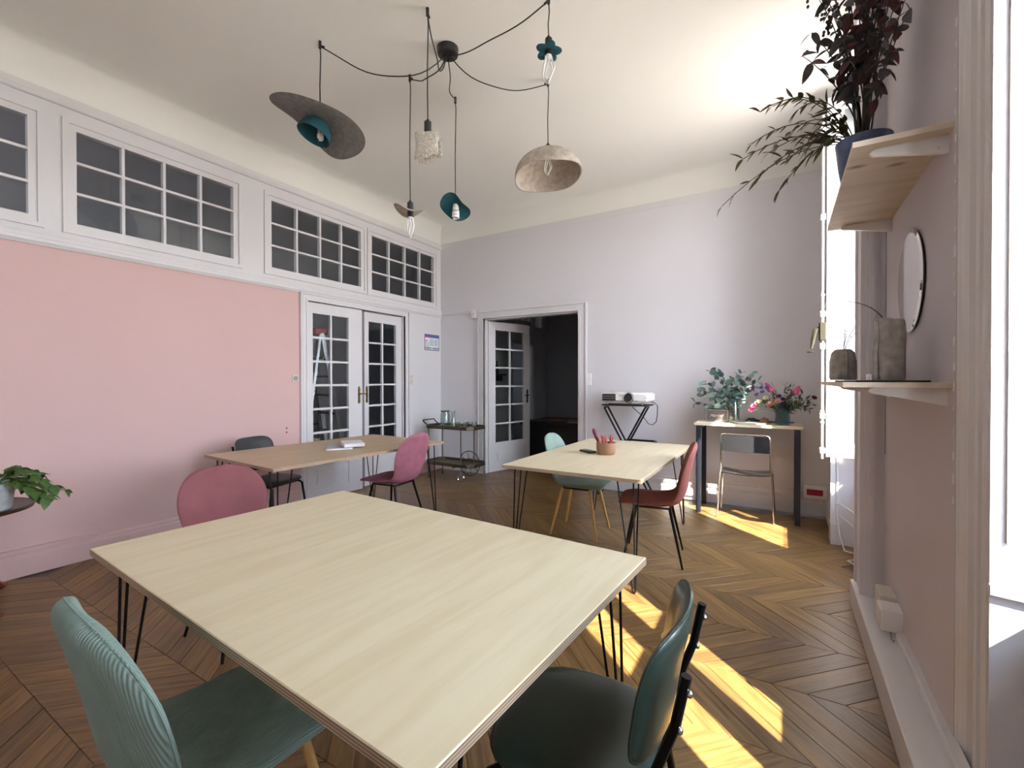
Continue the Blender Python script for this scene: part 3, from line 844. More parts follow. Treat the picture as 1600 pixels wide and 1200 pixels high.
def leather_chair(label, leather, loc, rotz, group):
    t = thing('leather_chair', label, 'chair', (*loc, 0), rotz, group)
    s = MB(); per = pad(s, 0, .43, .40, .045, .0, (0, .0, .46), (0, 0, 1), (0, 1, 0), power=3.2); so = s.build('seat', leather, t, smooth=True)
    k = MB(); k.tube(per, .003, 5, loop=True); k.build('piping', leather, so, smooth=True)
    bdir = V((0, -.16, .987)); nd = V((0, .987, .16))
    b = MB(); per = pad(b, 0, .42, .31, .034, .045, (0, -.235, .685), nd, bdir, power=4, lip=-.012); bo = b.build('backrest', leather, t, smooth=True)
    k = MB(); k.tube(per, .003, 5, loop=True); k.build('piping', leather, bo, smooth=True)
    for sx in (-1, 1):
        l = MB(); l.tube([(sx*.205, -.255, 0), (sx*.175, -.185, .40), (sx*.165, -.205, .50), (sx*.165, -.262, .66), (sx*.165, -.284, .77)], .0105, 8); l.build('leg', 'black_metal', t, smooth=True)
        l = MB(); l.tube([(sx*.205, .215, 0), (sx*.175, .165, .41), (sx*.165, .13, .43), (sx*.165, -.18, .43)], .0105, 8); l.build('leg', 'black_metal', t, smooth=True)
    for yy in (.13, -.17): c = MB(); c.cyl((-.165, yy, .43), (.165, yy, .43), .009); c.build('crossbar', 'black_metal', t, smooth=True)
    for sx in (-1, 1):
        for yy, zz in ((-.290, .735), (-.272, .655)): c = MB(); c.ell((sx*.165, yy, zz), .008, .006, .008); c.build('bolt', 'chrome', t, smooth=True)
    return t
leather_chair('glossy dark green leather chair at the right end of the large table', 'green_leather', (-.455, 1.10), R(93), 'leather chairs')
leather_chair('dark leather chair against the pink wall behind the book table', 'charcoal_leather', (-3.98, 2.42), R(-76), 'leather chairs')

# chrome sling chair at the desk
t = thing('sling_chair', 'slim chrome chair with dark glossy back tucked under the desk', 'chair', (-.31, 5.02, 0), 0)
fr = MB()
for sx in (-1, 1):
    l = MB(); l.tube([(sx*.245, -.12, .01), (sx*.225, -.09, .44), (sx*.215, -.10, .47), (sx*.21, -.13, .80), (sx*.20, -.13, .825), (sx*.17, -.13, .83)], .008, 8)
    l.build('leg', 'chrome', t, smooth=True)
    l = MB(); l.tube([(sx*.245, .22, .01), (sx*.225, .19, .42), (sx*.22, .15, .45), (sx*.22, -.09, .45)], .008, 8); l.build('leg', 'chrome', t, smooth=True)
c = MB(); c.cyl((-.17, -.13, .83), (.17, -.13, .83), .008); c.build('crossbar', 'chrome', t, smooth=True)
c = MB(); c.cyl((-.22, .19, .43), (.22, .19, .43), .006); c.build('crossbar', 'chrome', t, smooth=True)
g = [[(x, -.125-.02*(1-(x/.205)**2)-off, z) for x in [(-.205+.41*i/12) for i in range(13)]] for off in (0,) for z in (.665, .67, .74, .815, .82)]
m = MB(); m.grid(g); m.grid([[(x, y-.006, z) for x, y, z in r_] for r_ in g], flip=True); m.build('backrest', 'dark_glassy', t, smooth=True)
g = [[(x, y, .455-.018*(1-(x/.22)**2)) for x in [(-.22+.44*i/12) for i in range(13)]] for y in (-.10, 0, .1, .19)]
m = MB(); m.grid(g); m.grid([[(x, y, z-.006) for x, y, z in r_] for r_ in g], flip=True); m.build('seat', 'dark_glassy', t, smooth=True)

# ================================================================ DESK
t = thing('desk', 'narrow standing-height desk with navy metal legs by the back wall', 'desk', (-.31, 5.2, 0))
DX0, DX1, DY0_, DY1_, DH = -.475, .475, -.235, .215, .925
m = MB(); m.cur = 0; m.bbox(DX0, DX1, DY0_, DY1_, DH-.028, DH, .002); m.build('tabletop', 'plywood', t)
for x0 in (DX0+.02, DX1-.065):
    for y0 in (DY0_+.01, DY1_-.05):
        m = MB(); m.box(x0, x0+.045, y0, y0+.03, 0, DH-.028); m.build('leg', 'navy_metal', t)
m = MB(); m.box(DX0+.02, DX0+.065, DY0_+.04, DY1_-.05, DH-.058, DH-.028); m.box(DX1-.065, DX1-.02, DY0_+.04, DY1_-.05, DH-.058, DH-.028); m.box(DX0+.065, DX1-.065, DY1_-.045, DY1_-.02, DH-.058, DH-.028); m.build('top_rail', 'navy_metal', t)

def leaf_mesh(name, L, Wd, m, fold=.25, curve=.15, tip=.75, round_=False):
    """leaf along +Y from origin"""
    n = 6; rows = []
    for i in range(n+1):
        t_ = i/n
        w = Wd/2*(math.sin(PI*t_)**.6 if round_ else math.sin(PI*t_**tip)**.85) if 0 < t_ < 1 else 0
        z = -curve*L*t_*t_
        rows.append([(-w, L*t_, z+fold*w), (0, L*t_, z), (w, L*t_, z+fold*w)])
    b = MB(); b.grid(rows); me = b.mesh(name, m, True); return me
def dir_mtx(pos, d, roll=0, s=1):
    d = V(d).normalized(); q = d.to_track_quat('Y', 'Z').to_matrix().to_4x4()
    return Matrix.Translation(V(pos)) @ q @ Matrix.Rotation(roll, 4, 'Y') @ Matrix.Scale(s, 4)

# --- eucalyptus in a clear glass vase
rnd = random.Random(11)
DT = .925
def bezier(p0, p1, p2, n=9):
    return [V(p0)*(1-t_)**2+V(p1)*2*t_*(1-t_)+V(p2)*t_*t_ for t_ in [i/(n-1) for i in range(n)]]
t = thing('glass_vase', 'clear glass jar vase holding eucalyptus on the desk', 'vase', (-.432, 5.17, DT))
m = MB(); m.lathe([(.001, 0), (.050, 0), (.056, .01), (.056, .19), (.048, .215), (.05, .235), (.047, .235), (.045, .215), (.053, .19), (.053, .012), (.001, .008)], n=24); m.build('glass_body', 'glass_clear', t, smooth=True)
m = MB(); m.lathe([(.001, .010), (.052, .012), (.052, .12), (.001, .12)], n=20); m.build('water', 'water', t, smooth=True)
t = thing('eucalyptus_bouquet', 'spray of blue-green eucalyptus standing in the clear vase', 'plant', (-.432, 5.17, DT))
le = leaf_mesh('leaf', .068, .056, 'leaf_euc', .15, .1, round_=True); led = leaf_mesh('leaf', .068, .056, 'leaf_euc_dark', .15, .1, round_=True)
stems = [(-.30, -.02, .42), (-.22, .03, .52), (-.12, -.03, .50), (-.02, .02, .44), (.06, -.03, .50), (.16, .02, .50), (.22, -.03, .42), (-.37, .0, .20), (-.26, -.06, .33), (.11, -.05, .35), (.03, -.06, .32), (-.11, -.06, .33), (-.17, 0, .27), (-.33, .0, .30), (.18, -.02, .36), (-.05, .03, .30)]
for sx, sy, sz in stems:
    pts = bezier((rnd.uniform(-.02, .02), rnd.uniform(-.02, .02), .02), (sx*.25, sy*.3, sz*.75), (sx, sy, sz))
    m = MB(); m.tube(pts, [.0026-.0002*i for i in range(9)], 5); m.build('stem', 'stem', t, smooth=True)
    for i in range(3, 9):
        for side in (-1, 1):
            if rnd.random() < .06: continue
            d = (pts[min(i+1, 8)]-pts[i-1]).normalized(); a = rnd.uniform(0, 2*PI)
            q = V((math.cos(a), -abs(math.sin(a))*.6, math.sin(a)))*side
            inst('leaf', le if rnd.random() < .6 else led, t, dir_mtx(pts[i], q*.8+d*.5+V((0, 0, -.05)), rnd.uniform(-1, 1), rnd.uniform(.65, 1.15)))

# --- flower bouquet in a teal glass vase
FX, FY = .0, 5.13
t = thing('teal_vase', 'teal glass vase with vertical facets at the right end of the desk', 'vase', (FX, FY, DT))
m = MB(); n = 8
rings = [[(r_*math.cos(2*PI*k/n), r_*math.sin(2*PI*k/n), z) for k in range(n)] for r_, z in ((.001, 0), (.062, 0), (.066, .01), (.058, .16), (.066, .20), (.063, .20), (.055, .16), (.061, .012), (.001, .01))]
m.loft(rings, cap=False); m.build('glass_body', 'glass_teal', t)
m = MB(); m.lathe([(.001, .012), (.058, .013), (.054, .13), (.001, .13)], n=16); m.build('water', 'water', t)
t = thing('flower_bouquet', 'mixed bouquet of pink, violet and cream flowers in the teal vase', 'flowers', (FX, FY, DT))
lf = leaf_mesh('leaf', .055, .022, 'leaf_green', .2, .2); lp = leaf_mesh('leaf', .055, .024, 'leaf_dried', .2, .2)
def petal_flower(parent, p, d, s, mname, n=7, layers=2):
    m = MB(); pm = leaf_mesh('petal', s, s*.8, mname, .3, -.4, round_=True)
    dd = V(d).normalized(); q = dd.to_track_quat('Z', 'Y').to_matrix().to_4x4()
    vs0 = [v.co.copy() for v in pm.vertices]; fs0 = [tuple(f.vertices) for f in pm.polygons]
    for L_ in range(layers):
        for k in range(n):
            M_ = Matrix.Translation(V(p)) @ q @ Matrix.Rotation(2*PI*k/n+L_*.4, 4, 'Z') @ Matrix.Rotation(.3+L_*.55, 4, 'X') @ Matrix.Scale(1-.25*L_, 4)
            m.add([M_ @ v for v in vs0], fs0)
    bpy.data.meshes.remove(pm)
    return m.build('flower', mname, parent, smooth=True)
def spike(parent, pts, r, mname):
    m = MB(); n = len(pts)
    for i in range(n*5):
        f = i/(n*5); k = f*(n-1); a = pts[int(k)].lerp(pts[min(int(k)+1, n-1)], k-int(k)); rr = r*(1-.55*f); an = i*2.4
        m.ell(a+V((math.cos(an)*rr*.6, math.sin(an)*rr*.6, 0)), rr*.6, rr*.6, rr*.7, 6, 4)
    return m.build('flower', mname, parent, smooth=True)
for (sx, sy, sz, kind) in [(-.10, 0, .42, 'spk'), (.10, -.02, .40, 'spk'), (-.24, -.05, .17, 'pink'), (-.22, .0, .28, 'vio'), (-.17, -.03, .31, 'vio'), (-.14, -.06, .25, 'cream'), (-.19, -.05, .22, 'cream'),
                           (-.09, -.08, .20, 'peach'), (-.04, -.08, .22, 'peach'), (-.13, -.03, .35, 'vio'), (.0, -.06, .24, 'pur'), (-.03, -.06, .27, 'pur'), (.19, -.02, .25, 'leaf'), (.24, 0, .20, 'leaf'), (.16, 0, .30, 'leaf'), (.21, -.04, .16, 'leaf'),
                           (.05, -.05, .25, 'leaf'), (.02, 0, .38, 'leaf'), (.06, .02, .36, 'leaf'), (-.06, -.02, .30, 'leaf'), (-.15, 0, .24, 'leaf'), (.12, -.05, .20, 'leaf'), (-.26, .0, .34, 'mag'), (.25, -.02, .26, 'pur'), (-.07, -.05, .28, 'leaf'), (-.11, -.06, .19, 'peach'), (-.16, -.07, .20, 'leaf'), (-.20, -.02, .25, 'leaf'), (.08, -.04, .30, 'leaf'), (.14, -.01, .24, 'leaf'), (.0, -.07, .19, 'pur'), (-.05, -.05, .24, 'leaf'), (.10, 0, .34, 'leaf'), (-.21, -.04, .20, 'cream'), (-.26, -.05, .13, 'pink'), (-.18, -.02, .35, 'vio'), (.04, -.07, .21, 'leaf'), (.17, -.03, .18, 'leaf')]:
    pts = bezier((rnd.uniform(-.02, .02), rnd.uniform(-.02, .02), .02), (sx*.3, sy*.3, max(.2, sz*.7)), (sx, sy, sz))
    m = MB(); m.tube(pts, .0022, 5); m.build('stem', 'stem_green', t, smooth=True)
    if kind == 'spk': spike(t, [pts[-1]+(pts[-1]-pts[-2])*k*(.6 if sx < 0 else .5)-V((0, 0, .09)) for k in range(5)], .030, 'flower_pink')
    elif kind == 'leaf':
        for i in range(3, 9):
            for s_ in (-1, 1):
                d = (pts[min(i+1, 8)]-pts[i-1]).normalized(); a = rnd.uniform(0, 6.28)
                inst('leaf', lf if rnd.random() < .6 else lp, t, dir_mtx(pts[i], d+V((math.cos(a), math.sin(a)*.5, math.sin(a)))*.9, rnd.uniform(-1, 1), rnd.uniform(.6, 1.1)))
    else:
        petal_flower(t, pts[-1], (sx, -.6, .5), {'pink': .035, 'vio': .028, 'cream': .032, 'peach': .038, 'pur': .03, 'mag': .03}[kind], {'pink': 'flower_pink', 'vio': 'flower_violet', 'cream': 'flower_cream', 'peach': 'flower_peach', 'pur': 'flower_purple', 'mag': 'flower_purple'}[kind])

# --- radio speaker with script lettering
t = thing('radio_speaker', 'dark box loudspeaker with gold script lettering on the desk', 'speaker', (-.59, 5.20, DT), R(2))
m = MB(); m.bbox(-.115, .115, -.055, .055, 0, .135, .012); m.build('cabinet', 'speaker_body', t)
m = MB(); m.bbox(-.104, .104, -.060, -.054, .012, .124, .004); m.build('grille', 'speaker_grille', t)
m = MB(); quad_frame(m, 'Y', -.0615, .004, -.106, .106, .010, .126, .004); m.build('grille_trim', 'gold_print', t)
m = MB(); m.tube([(-.075, 0, .135), (-.06, 0, .152), (0, 0, .160), (.06, 0, .152), (.075, 0, .135)], .005, 8); m.build('handle', 'black_paint', t, smooth=True)
def text_obj(name, body, size, m, parent, loc, rot, ext=.0006, shear=0.0, align='CENTER'):
    cu = bpy.data.curves.new(name, 'FONT'); cu.body = body; cu.size = size; cu.extrude = ext; cu.shear = shear; cu.align_x = align; cu.resolution_u = 3
    tmp = bpy.data.objects.new('tmp', cu); COL.objects.link(tmp)
    bpy.context.view_layer.update()
    me = bpy.data.meshes.new_from_object(tmp.evaluated_get(bpy.context.evaluated_depsgraph_get()))
    bpy.data.objects.remove(tmp); me.materials.clear(); me.materials.append(MATS[m])
    o = bpy.data.objects.new(name, me); COL.objects.link(o); o.parent = parent; o.location = loc; o.rotation_euler = rot
    return o
text_obj('lettering', 'Marshall', .038, 'gold_print', t, (0, -.0612, .055), (R(90), R(-2), 0), shear=.35)
# desk bits
t = thing('notebook', 'thin pale notebook lying near the front edge of the desk', 'notebook', (-.27, 5.06, DT), R(4))
m = MB(); m.bbox(-.13, .13, -.055, .055, .0006, .010, .002); m.build('cover', 'paper_grey', t); m = MB(); m.box(-.128, .128, -.053, .053, .010, .012); m.build('page', 'paper_white', t)
m = MB(); m.bbox(-.11, .11, -.075, .075, 0, .004, .001); o = m.build('paper_sheet', 'paper_white', loc=(-.655, 5.055, DT), rot=(0, 0, .05)); tag(o, 'white sheet of paper at the left front corner of the desk', 'paper')
m = MB(); m.tube([(-.33, 5.30, DT+.012), (-.30, 5.29, DT+.03), (-.26, 5.31, DT+.04), (-.22, 5.28, DT+.02), (-.18, 5.30, DT+.012), (-.22, 5.33, DT+.01), (-.28, 5.34, DT+.012), (-.31, 5.32, DT+.035), (-.25, 5.27, DT+.03), (-.15, 5.30, DT+.01), (-.05, 5.33, DT+.008), (.1, 5.34, DT+.008)], .006, 6)
o = m.build('power_cable', 'black_paint', smooth=True); tag(o, 'tangled black power cable behind the vases on the desk', 'cable')
t = thing('small_box', 'small brown wooden puck box between the two desk vases', 'box', (-.16, 5.24, DT)); m = MB(); m.lathe([(.001, 0), (.038, 0), (.040, .01), (.036, .045), (.001, .05)], n=16); m.build('body', 'terracotta', t, smooth=True); m = MB(); m.ell((0, 0, .052), .012, .012, .008); m.build('knob', 'terracotta', t, smooth=True)

# ================================================================ PROJECTOR
PXc, PYc = -1.52, 5.15
t = thing('projector_stand', 'folding black tubular stand under the white projector', 'stand', (PXc, PYc, 0))
m = MB(); m.bbox(-.265, .25, -.16, .16, 1.070, 1.085, .004); m.build('tray', 'black_paint', t)
for y_ in (0,):
    a = MB(); piv = (-.04, .68)
    def loop_(x0, z0, x1, z1, y0, y1, mb):
        mb.tube([(x0, y0, z0), (x1, y0, z1), (x1, y0+(y1-y0)*.15, z1), (x1, y1-(y1-y0)*.15, z1), (x1, y1, z1), (x0, y1, z0), (x0, y1-(y1-y0)*.15, z0), (x0, y0+(y1-y0)*.15, z0)], .011, 8, loop=True)
    loop_(-.235, 1.05, .33, 0.012, -.15, -.02, a); a.build('scissor_leg', 'black_metal', t, smooth=True)
    a = MB(); loop_(.20, 1.06, -.36, 0.012, -.01, .13, a); a.build('scissor_leg', 'black_metal', t, smooth=True)
a = MB(); a.tube([(-.04, -.12, .665), (.26, -.12, .665), (.29, -.10, .665), (.29, .08, .665), (.26, .10, .665), (-.04, .10, .665)], .011, 8, loop=True); a.build('lower_support', 'black_metal', t, smooth=True)
t = thing('projector', 'white video projector with round lens on the black stand', 'projector', (PXc-.01, PYc, 1.099), R(-2))
m = MB(); m.bbox(-.275, .275, -.155, .155, .012, .125, .022); m.build('body', 'white_plastic', t, smooth=True)
m = MB()
for sx, sy in ((-.2, -.11), (.2, -.11), (0, .11)): m = MB(); m.cyl((sx, sy, -.014), (sx, sy, .013), .012); m.build('foot', 'grey_plastic', t)
m = MB(); m.bbox(-.245, -.085, -.159, -.150, .030, .106, .006); m.build('vent', 'black_paint', t)
m = MB()
for k in range(2): m = MB(); m.box(-.235, -.09, -.162, -.158, .052+k*.026, .056+k*.026); m.build('vent_slat', 'grey_plastic', t)
m = MB(); m.lathe([(.058, 0), (.062, .010), (.056, .022), (.046, .024), (.044, .012)], n=28); o = m.build('lens_ring', 'chrome', t, smooth=True, loc=(.065, -.150, .068), rot=(R(90), 0, 0))
m = MB(); m.lathe([(.001, .016), (.02, .014), (.036, .006), (.045, .006)], n=24); m.build('lens', 'dark_glassy', o, smooth=True)
m = MB(); m.box(-.052, -.018, -.157, -.154, .086, .094); m.build('badge', 'grey_plastic', t)
m = MB(); m.ell((.155, -.156, .028), .008, .003, .006); m.build('sensor', 'black_paint', t)
m = MB(); m.ell((.262, -.158, .066), .005, .003, .010); m.build('button', 'grey_plastic', t)
m = MB(); m.tube([(-1.33, 5.24, 1.12), (-1.24, 5.22, 1.10), (-1.20, 5.18, 1.07), (-1.195, 5.15, .98), (-1.20, 5.12, .90), (-1.235, 5.10, .865), (-1.28, 5.10, .875), (-1.33, 5.08, .95), (-1.42, 5.02, 1.045), (-1.44, 5.04, 1.062)], .0045, 6)
o = m.build('power_cable', 'black_paint', smooth=True); tag(o, 'black cable looping down beside the projector', 'cable')

# ================================================================ SERVING CART
CXc, CYc = -3.90, 4.98
t = thing('serving_cart', 'old bronze serving cart with a big spoked wheel in the back corner', 'cart', (CXc, CYc, 0))
def oct_(x0, x1, y0, y1, c): return [(x0+c, y0), (x1-c, y0), (x1, y0+c), (x1, y1-c), (x1-c, y1), (x0+c, y1), (x0, y1-c), (x0, y0+c)]
for nm, z in (('upper_tray', .70), ('lower_tray', .205)):
    m = MB(); m.prism(oct_(-.40, .42, -.20, .20, .07), z, z+.012)
    o1 = oct_(-.40, .42, -.20, .20, .07); i1 = oct_(-.39, .41, -.19, .19, .066)
    for k in range(8):
        a, b, c_, d = o1[k], o1[(k+1) % 8], i1[(k+1) % 8], i1[k]
        m.prism([a, b, c_, d], z+.0, z+.045)
    m.build(nm, 'bronze', t)
for sx, sy in ((-.34, -.15), (.22, -.15), (-.34, .15), (.22, .15)):
    m = MB(); z0 = .04 if sx < 0 else .19
    m.cyl((sx, sy, z0), (sx, sy, .70), .008, n=8)
    if sx < 0: m.ell((sx, sy, .025), .010, .025, .025)
    m.build('post', 'bronze', t, smooth=True)
for sy in (.235,):
    m = MB(); Rw = .175; wx = .08
    m.tube([(wx+Rw*math.cos(a), sy, .18+Rw*math.sin(a)) for a in [2*PI*k/28 for k in range(28)]], .006, 6, loop=True)
    m.tube([(wx+Rw*.42*math.cos(a), sy, .18+Rw*.42*math.sin(a)) for a in [2*PI*k/20 for k in range(20)]], .004, 6, loop=True) if sy > 0 else None
    w_ = m.build('wheel', 'black_metal', t, smooth=True)
    for k in range(8):
        a = 2*PI*k/8+.2; q = MB(); q.cyl((wx, sy, .18), (wx+Rw*math.cos(a), sy, .18+Rw*math.sin(a)), .0035, n=6); q.build('spoke', 'black_metal', w_)
    q = MB(); q.cyl((wx, sy-.018, .18), (wx, sy+.018, .18), .018, n=12); q.build('hub', 'bronze', w_)
m = MB(); m.cyl((.08, -.16, .18), (.08, .24, .18), .007, n=8); m.build('axle', 'bronze', t)
for sx in (.22,):
    m = MB(); m.tube([(sx+.05*math.cos(a), -.15, .055+.05*math.sin(a)) for a in [2*PI*k/20 for k in range(20)]], .005, 6, loop=True); m.cyl((sx, -.15, .055), (sx, -.15, .19), .006); m.build('caster', 'chrome', t, smooth=True)
m = MB(); m.tube([(-.40, -.12, .74), (-.46, -.12, .78), (-.47, -.12, .80), (-.47, .12, .80), (-.46, .12, .78), (-.40, .12, .74)], .008, 8); m.build('handle', 'black_metal', t, smooth=True)
CT = .713
t = thing('glass_jar', 'tall glass preserving jar with a metal lid on the serving cart', 'jar', (-4.10, 5.02, CT))
m = MB(); m.lathe([(.001, 0), (.068, 0), (.072, .01), (.072, .165), (.058, .19), (.058, .205), (.055, .205), (.055, .19), (.069, .165), (.069, .012), (.001, .008)], n=22); m.build('glass_body', 'glass_clear', t, smooth=True)
m = MB(); m.lathe([(.001, .20), (.061, .20), (.061, .222), (.001, .225)], n=20); m.build('lid', 'bronze', t, smooth=True)
m = MB(); m.cyl((0, -.070, .03), (0, -.098, .03), .007); m.cyl((0, -.092, .045), (0, -.092, .012), .006); m.build('tap', 'chrome', t)
t = thing('carafe', 'slender clear glass carafe beside the jar on the serving cart', 'carafe', (-3.94, 5.0, CT))
m = MB(); m.lathe([(.001, 0), (.045, 0), (.047, .01), (.03, .10), (.022, .16), (.034, .225), (.032, .225), (.020, .16), (.027, .10), (.044, .012), (.001, .008)], n=20); m.build('glass_body', 'glass_clear', t, smooth=True)
m = MB(); m.lathe([(.001, .010), (.042, .012), (.035, .045), (.001, .045)], n=16); m.build('lime_slice', 'lime', t, smooth=True)
gl0 = None
for k, (gx, gy) in enumerate(((-3.80, 4.92), (-3.73, 5.04), (-3.67, 4.92), (-3.60, 5.03), (-3.54, 4.94))):
    if gl0 is None:
        g_ = thing('tumbler', '', 'glass', (gx, gy, CT)); m = MB(); m.lathe([(.001, 0), (.032, 0), (.037, .085), (.035, .085), (.030, .008), (.001, .008)], n=18); m.build('glass_body', 'glass_clear', g_, smooth=True); gl0 = g_
    else: g_ = copy_tree(gl0); g_.location = (gx, gy, CT)
    g_['label'] = ['leftmost glass tumbler on the serving cart', 'second glass tumbler from the carafe', 'middle glass tumbler of the five on the cart', 'fourth glass tumbler from the carafe, towards the back', 'rightmost glass tumbler on the cart, above the wheel'][k]
    g_['group'] = 'glass tumblers on the serving cart'

# ================================================================ ON THE TABLES
PT = (-1.262, 3.64)
t = thing('pencil_pot', 'brown clay pot full of pencils on the middle table', 'pot', (*PT, TH))
m = MB(); m.lathe([(.001, 0), (.068, 0), (.076, .012), (.080, .05), (.080, .098), (.073, .098), (.072, .05), (.068, .014), (.001, .012)], n=28); m.build('body', 'terracotta', t, smooth=True)
rp_ = random.Random(5); pen0 = None
for k in range(14):
    a = k*2.39; r_ = .012+.042*((k % 7)/7); bx, by = PT[0]+.7*r_*math.cos(a), PT[1]+.7*r_*math.sin(a)
    tilt = V((math.cos(a)*.28, math.sin(a)*.22, 1)).normalized()
    if pen0 is None:
        m = MB(); m.cyl((0, 0, 0), (0, 0, .13), .0055, n=6); m.cyl((0, 0, .13), (0, 0, .145), .0055, .001, n=6); o = m.build('pencil', 'rose_pencil'); pen0 = o
        me2 = o.data.copy(); me2.materials.clear(); me2.materials.append(MATS['red_pencil'])
    else:
        o = pen0.copy(); COL.objects.link(o)
        if k % 2: o.data = me2
    o.matrix_world = Matrix.Translation((bx, by, TH+.016)) @ tilt.to_track_quat('Z', 'Y').to_matrix().to_4x4()
    tag(o, 'dark red pencil standing in the brown clay pot' if k % 2 else 'rose-brown pencil standing in the brown clay pot', 'pencil', 'red pencils in the clay pot')
t = thing('knife_sheath', 'large maroon-handled cutter leaning left out of the pencil pot', 'cutter', (PT[0]-.03, PT[1], TH+.02)); t.rotation_euler = (0, R(-24), 0)
m = MB(); m.loft([[(-.010, -.008, z), (.010, -.008, z), (.010, .008, z), (-.010, .008, z)] for z in (0, .09)]); m.build('blade', 'alu', t)
m = MB(); m.tube([(0, 0, .09), (0, 0, .12), (0, 0, .18), (0, 0, .205)], [.012, .018, .018, .008], 10); m.build('handle', 'maroon', t, smooth=True)
t = thing('phone', 'dark flat phone lying behind the pencil pot', 'phone', (-1.43, 3.66, TH), R(60)); m = MB(); m.bbox(-.038, .038, -.075, .075, 0, .016, .006); m.build('body', 'black_paint', t); m = MB(); m.box(-.033, .033, -.068, .068, .016, .0165); m.build('screen', 'dark_glassy', t)
t = thing('magazine', 'grey-covered magazine lying under the white book', 'magazine', (-3.50, 2.76, TH), R(-38)); m = MB(); m.bbox(-.16, .16, -.11, .11, 0, .012, .002); m.build('pages', 'paper_white', t); m = MB(); m.box(-.16, .16, -.11, .11, .012, .0135); m.build('cover', 'paper_grey', t)
t = thing('book', 'white hardback book on top of the grey magazine', 'book', (-3.44, 2.86, TH+.0138), R(-32)); m = MB(); m.box(-.125, .125, -.085, .085, .003, .027); m.build('pages', 'paper_white', t)
m = MB(); m.box(-.13, .13, -.09, .09, 0, .003); m.box(-.13, .13, -.09, .09, .027, .030); m.box(-.13, .13, .085, .09, .003, .027); m.build('cover', 'white_plastic', t)

# ================================================================ SIDE TABLE AND PLANT (left)
SX, SY, SH = -4.15, .62, .60
t = thing('side_table', 'round dark wooden side table against the pink wall', 'table', (SX, SY, 0))
m = MB(); m.lathe([(.001, SH-.03), (.27, SH-.03), (.30, SH-.022), (.305, SH-.008), (.30, SH), (.29, SH-.004), (.001, SH-.004)], n=36); m.build('tabletop', 'dark_wood', t, smooth=True)
m = MB(); m.lathe([(.001, .16), (.05, .16), (.055, .2), (.025, .26), (.03, .42), (.02, .5), (.045, .56), (.05, SH-.03), (.001, SH-.03)], n=16); m.build('column', 'red_wood', t, smooth=True)
for k in range(3):
    a = .30+2*PI*k/3; c_, s_ = math.cos(a), math.sin(a); m = MB()
    m.tube([(.03*c_, .03*s_, .20), (.14*c_, .14*s_, .19), (.23*c_, .23*s_, .08), (.30*c_, .30*s_, .022), (.33*c_, .33*s_, .022)], [.024, .022, .018, .020, .014], 8); m.build('leg', 'red_wood', t, smooth=True)
t = thing('plant_pot', 'white ribbed plant pot on the round side table', 'pot', (SX+.165, SY+.085, SH))
m = MB(); pr = [(.001, 0), (.085, 0)]
for k in range(12): pr += [(.088+.0015*k, .006+k*.0125), (.0915+.0015*k, .012+k*.0125)]
pr += [(.108, .160), (.102, .160), (.098, .14), (.001, .14)]
m.lathe(pr, n=28); m.build('body', 'pot_white', t, smooth=True); m = MB(); m.lathe([(.10, .143), (.001, .148)], n=16); m.build('soil', 'soil', t)
t = thing('pothos_plant', 'trailing green pothos spilling over the white ribbed pot', 'plant', (SX+.165, SY+.085, SH+.14))
rq = random.Random(8); lpo = leaf_mesh('leaf', .075, .048, 'leaf_pothos', .3, .3)
for k in range(17):
    a = rq.uniform(1.0, 3.8) if k > 6 else rq.uniform(.30, 1.05)
    ln = rq.uniform(.12, .24) if k > 6 else rq.uniform(.22, .36); up = rq.uniform(.03, .10)
    pts = bezier((.03*math.cos(a), .03*math.sin(a), .0), (ln*.5*math.cos(a), ln*.5*math.sin(a), up*1.6), (ln*math.cos(a), ln*math.sin(a), up-ln*.35+rq.uniform(-.02, .05)), 7)
    m = MB(); m.tube(pts, .002, 5); m.build('stem', 'stem_green', t, smooth=True)
    for i in range(2, 7):
        for s_ in (-1, 1):
            d = (pts[min(i+1, 6)]-pts[i-1]).normalized()
            inst('leaf', lpo, t, dir_mtx(pts[i], d+V((-d.y, d.x, rq.uniform(-.1, .5)))*s_*rq.uniform(.5, 1.2), rq.uniform(-.5, .5), rq.uniform(.6, 1.05)))

# ================================================================ SHELVES ON THE PIER
def shelf(name, z0, z1, x0, y0, y1, label, loc=(0, 0, 0)):
    t = thing(name, label, 'shelf', (XR, (y0+y1)/2, z0), 0, 'plywood shelves on the window pier'); h = z1-z0; cy = (y0+y1)/2
    m = MB(); m.box(x0-XR, 0, y0-cy, y1-cy, 0, h); m.build('board', 'plywood_shelf', t)
    for yy in (y0-cy+.06, y1-cy-.06):
        m = MB(); pts = [(0, 0), (-.20, 0), (-.215, -.006), (-.22, -.014), (-.21, -.022), (-.19, -.025), (-.01, -.062), (0, -.062)]
        m.loft([[(a, yy+o_, b-.0005) for a, b in pts] for o_ in (-.008, .008)]); m.ell((-.03, yy-.009, -.04), .005, .003, .005, 8, 4); m.build('bracket', 'white_plastic', t)
    return t
shelf('shelf', 2.20, 2.22, .215, 2.05, 3.12, 'upper plywood shelf with dark knots, carrying the dried plants')
shelf('shelf', 1.333, 1.351, .19, 2.05, 3.12, 'thin lower plywood shelf carrying two stone vases')
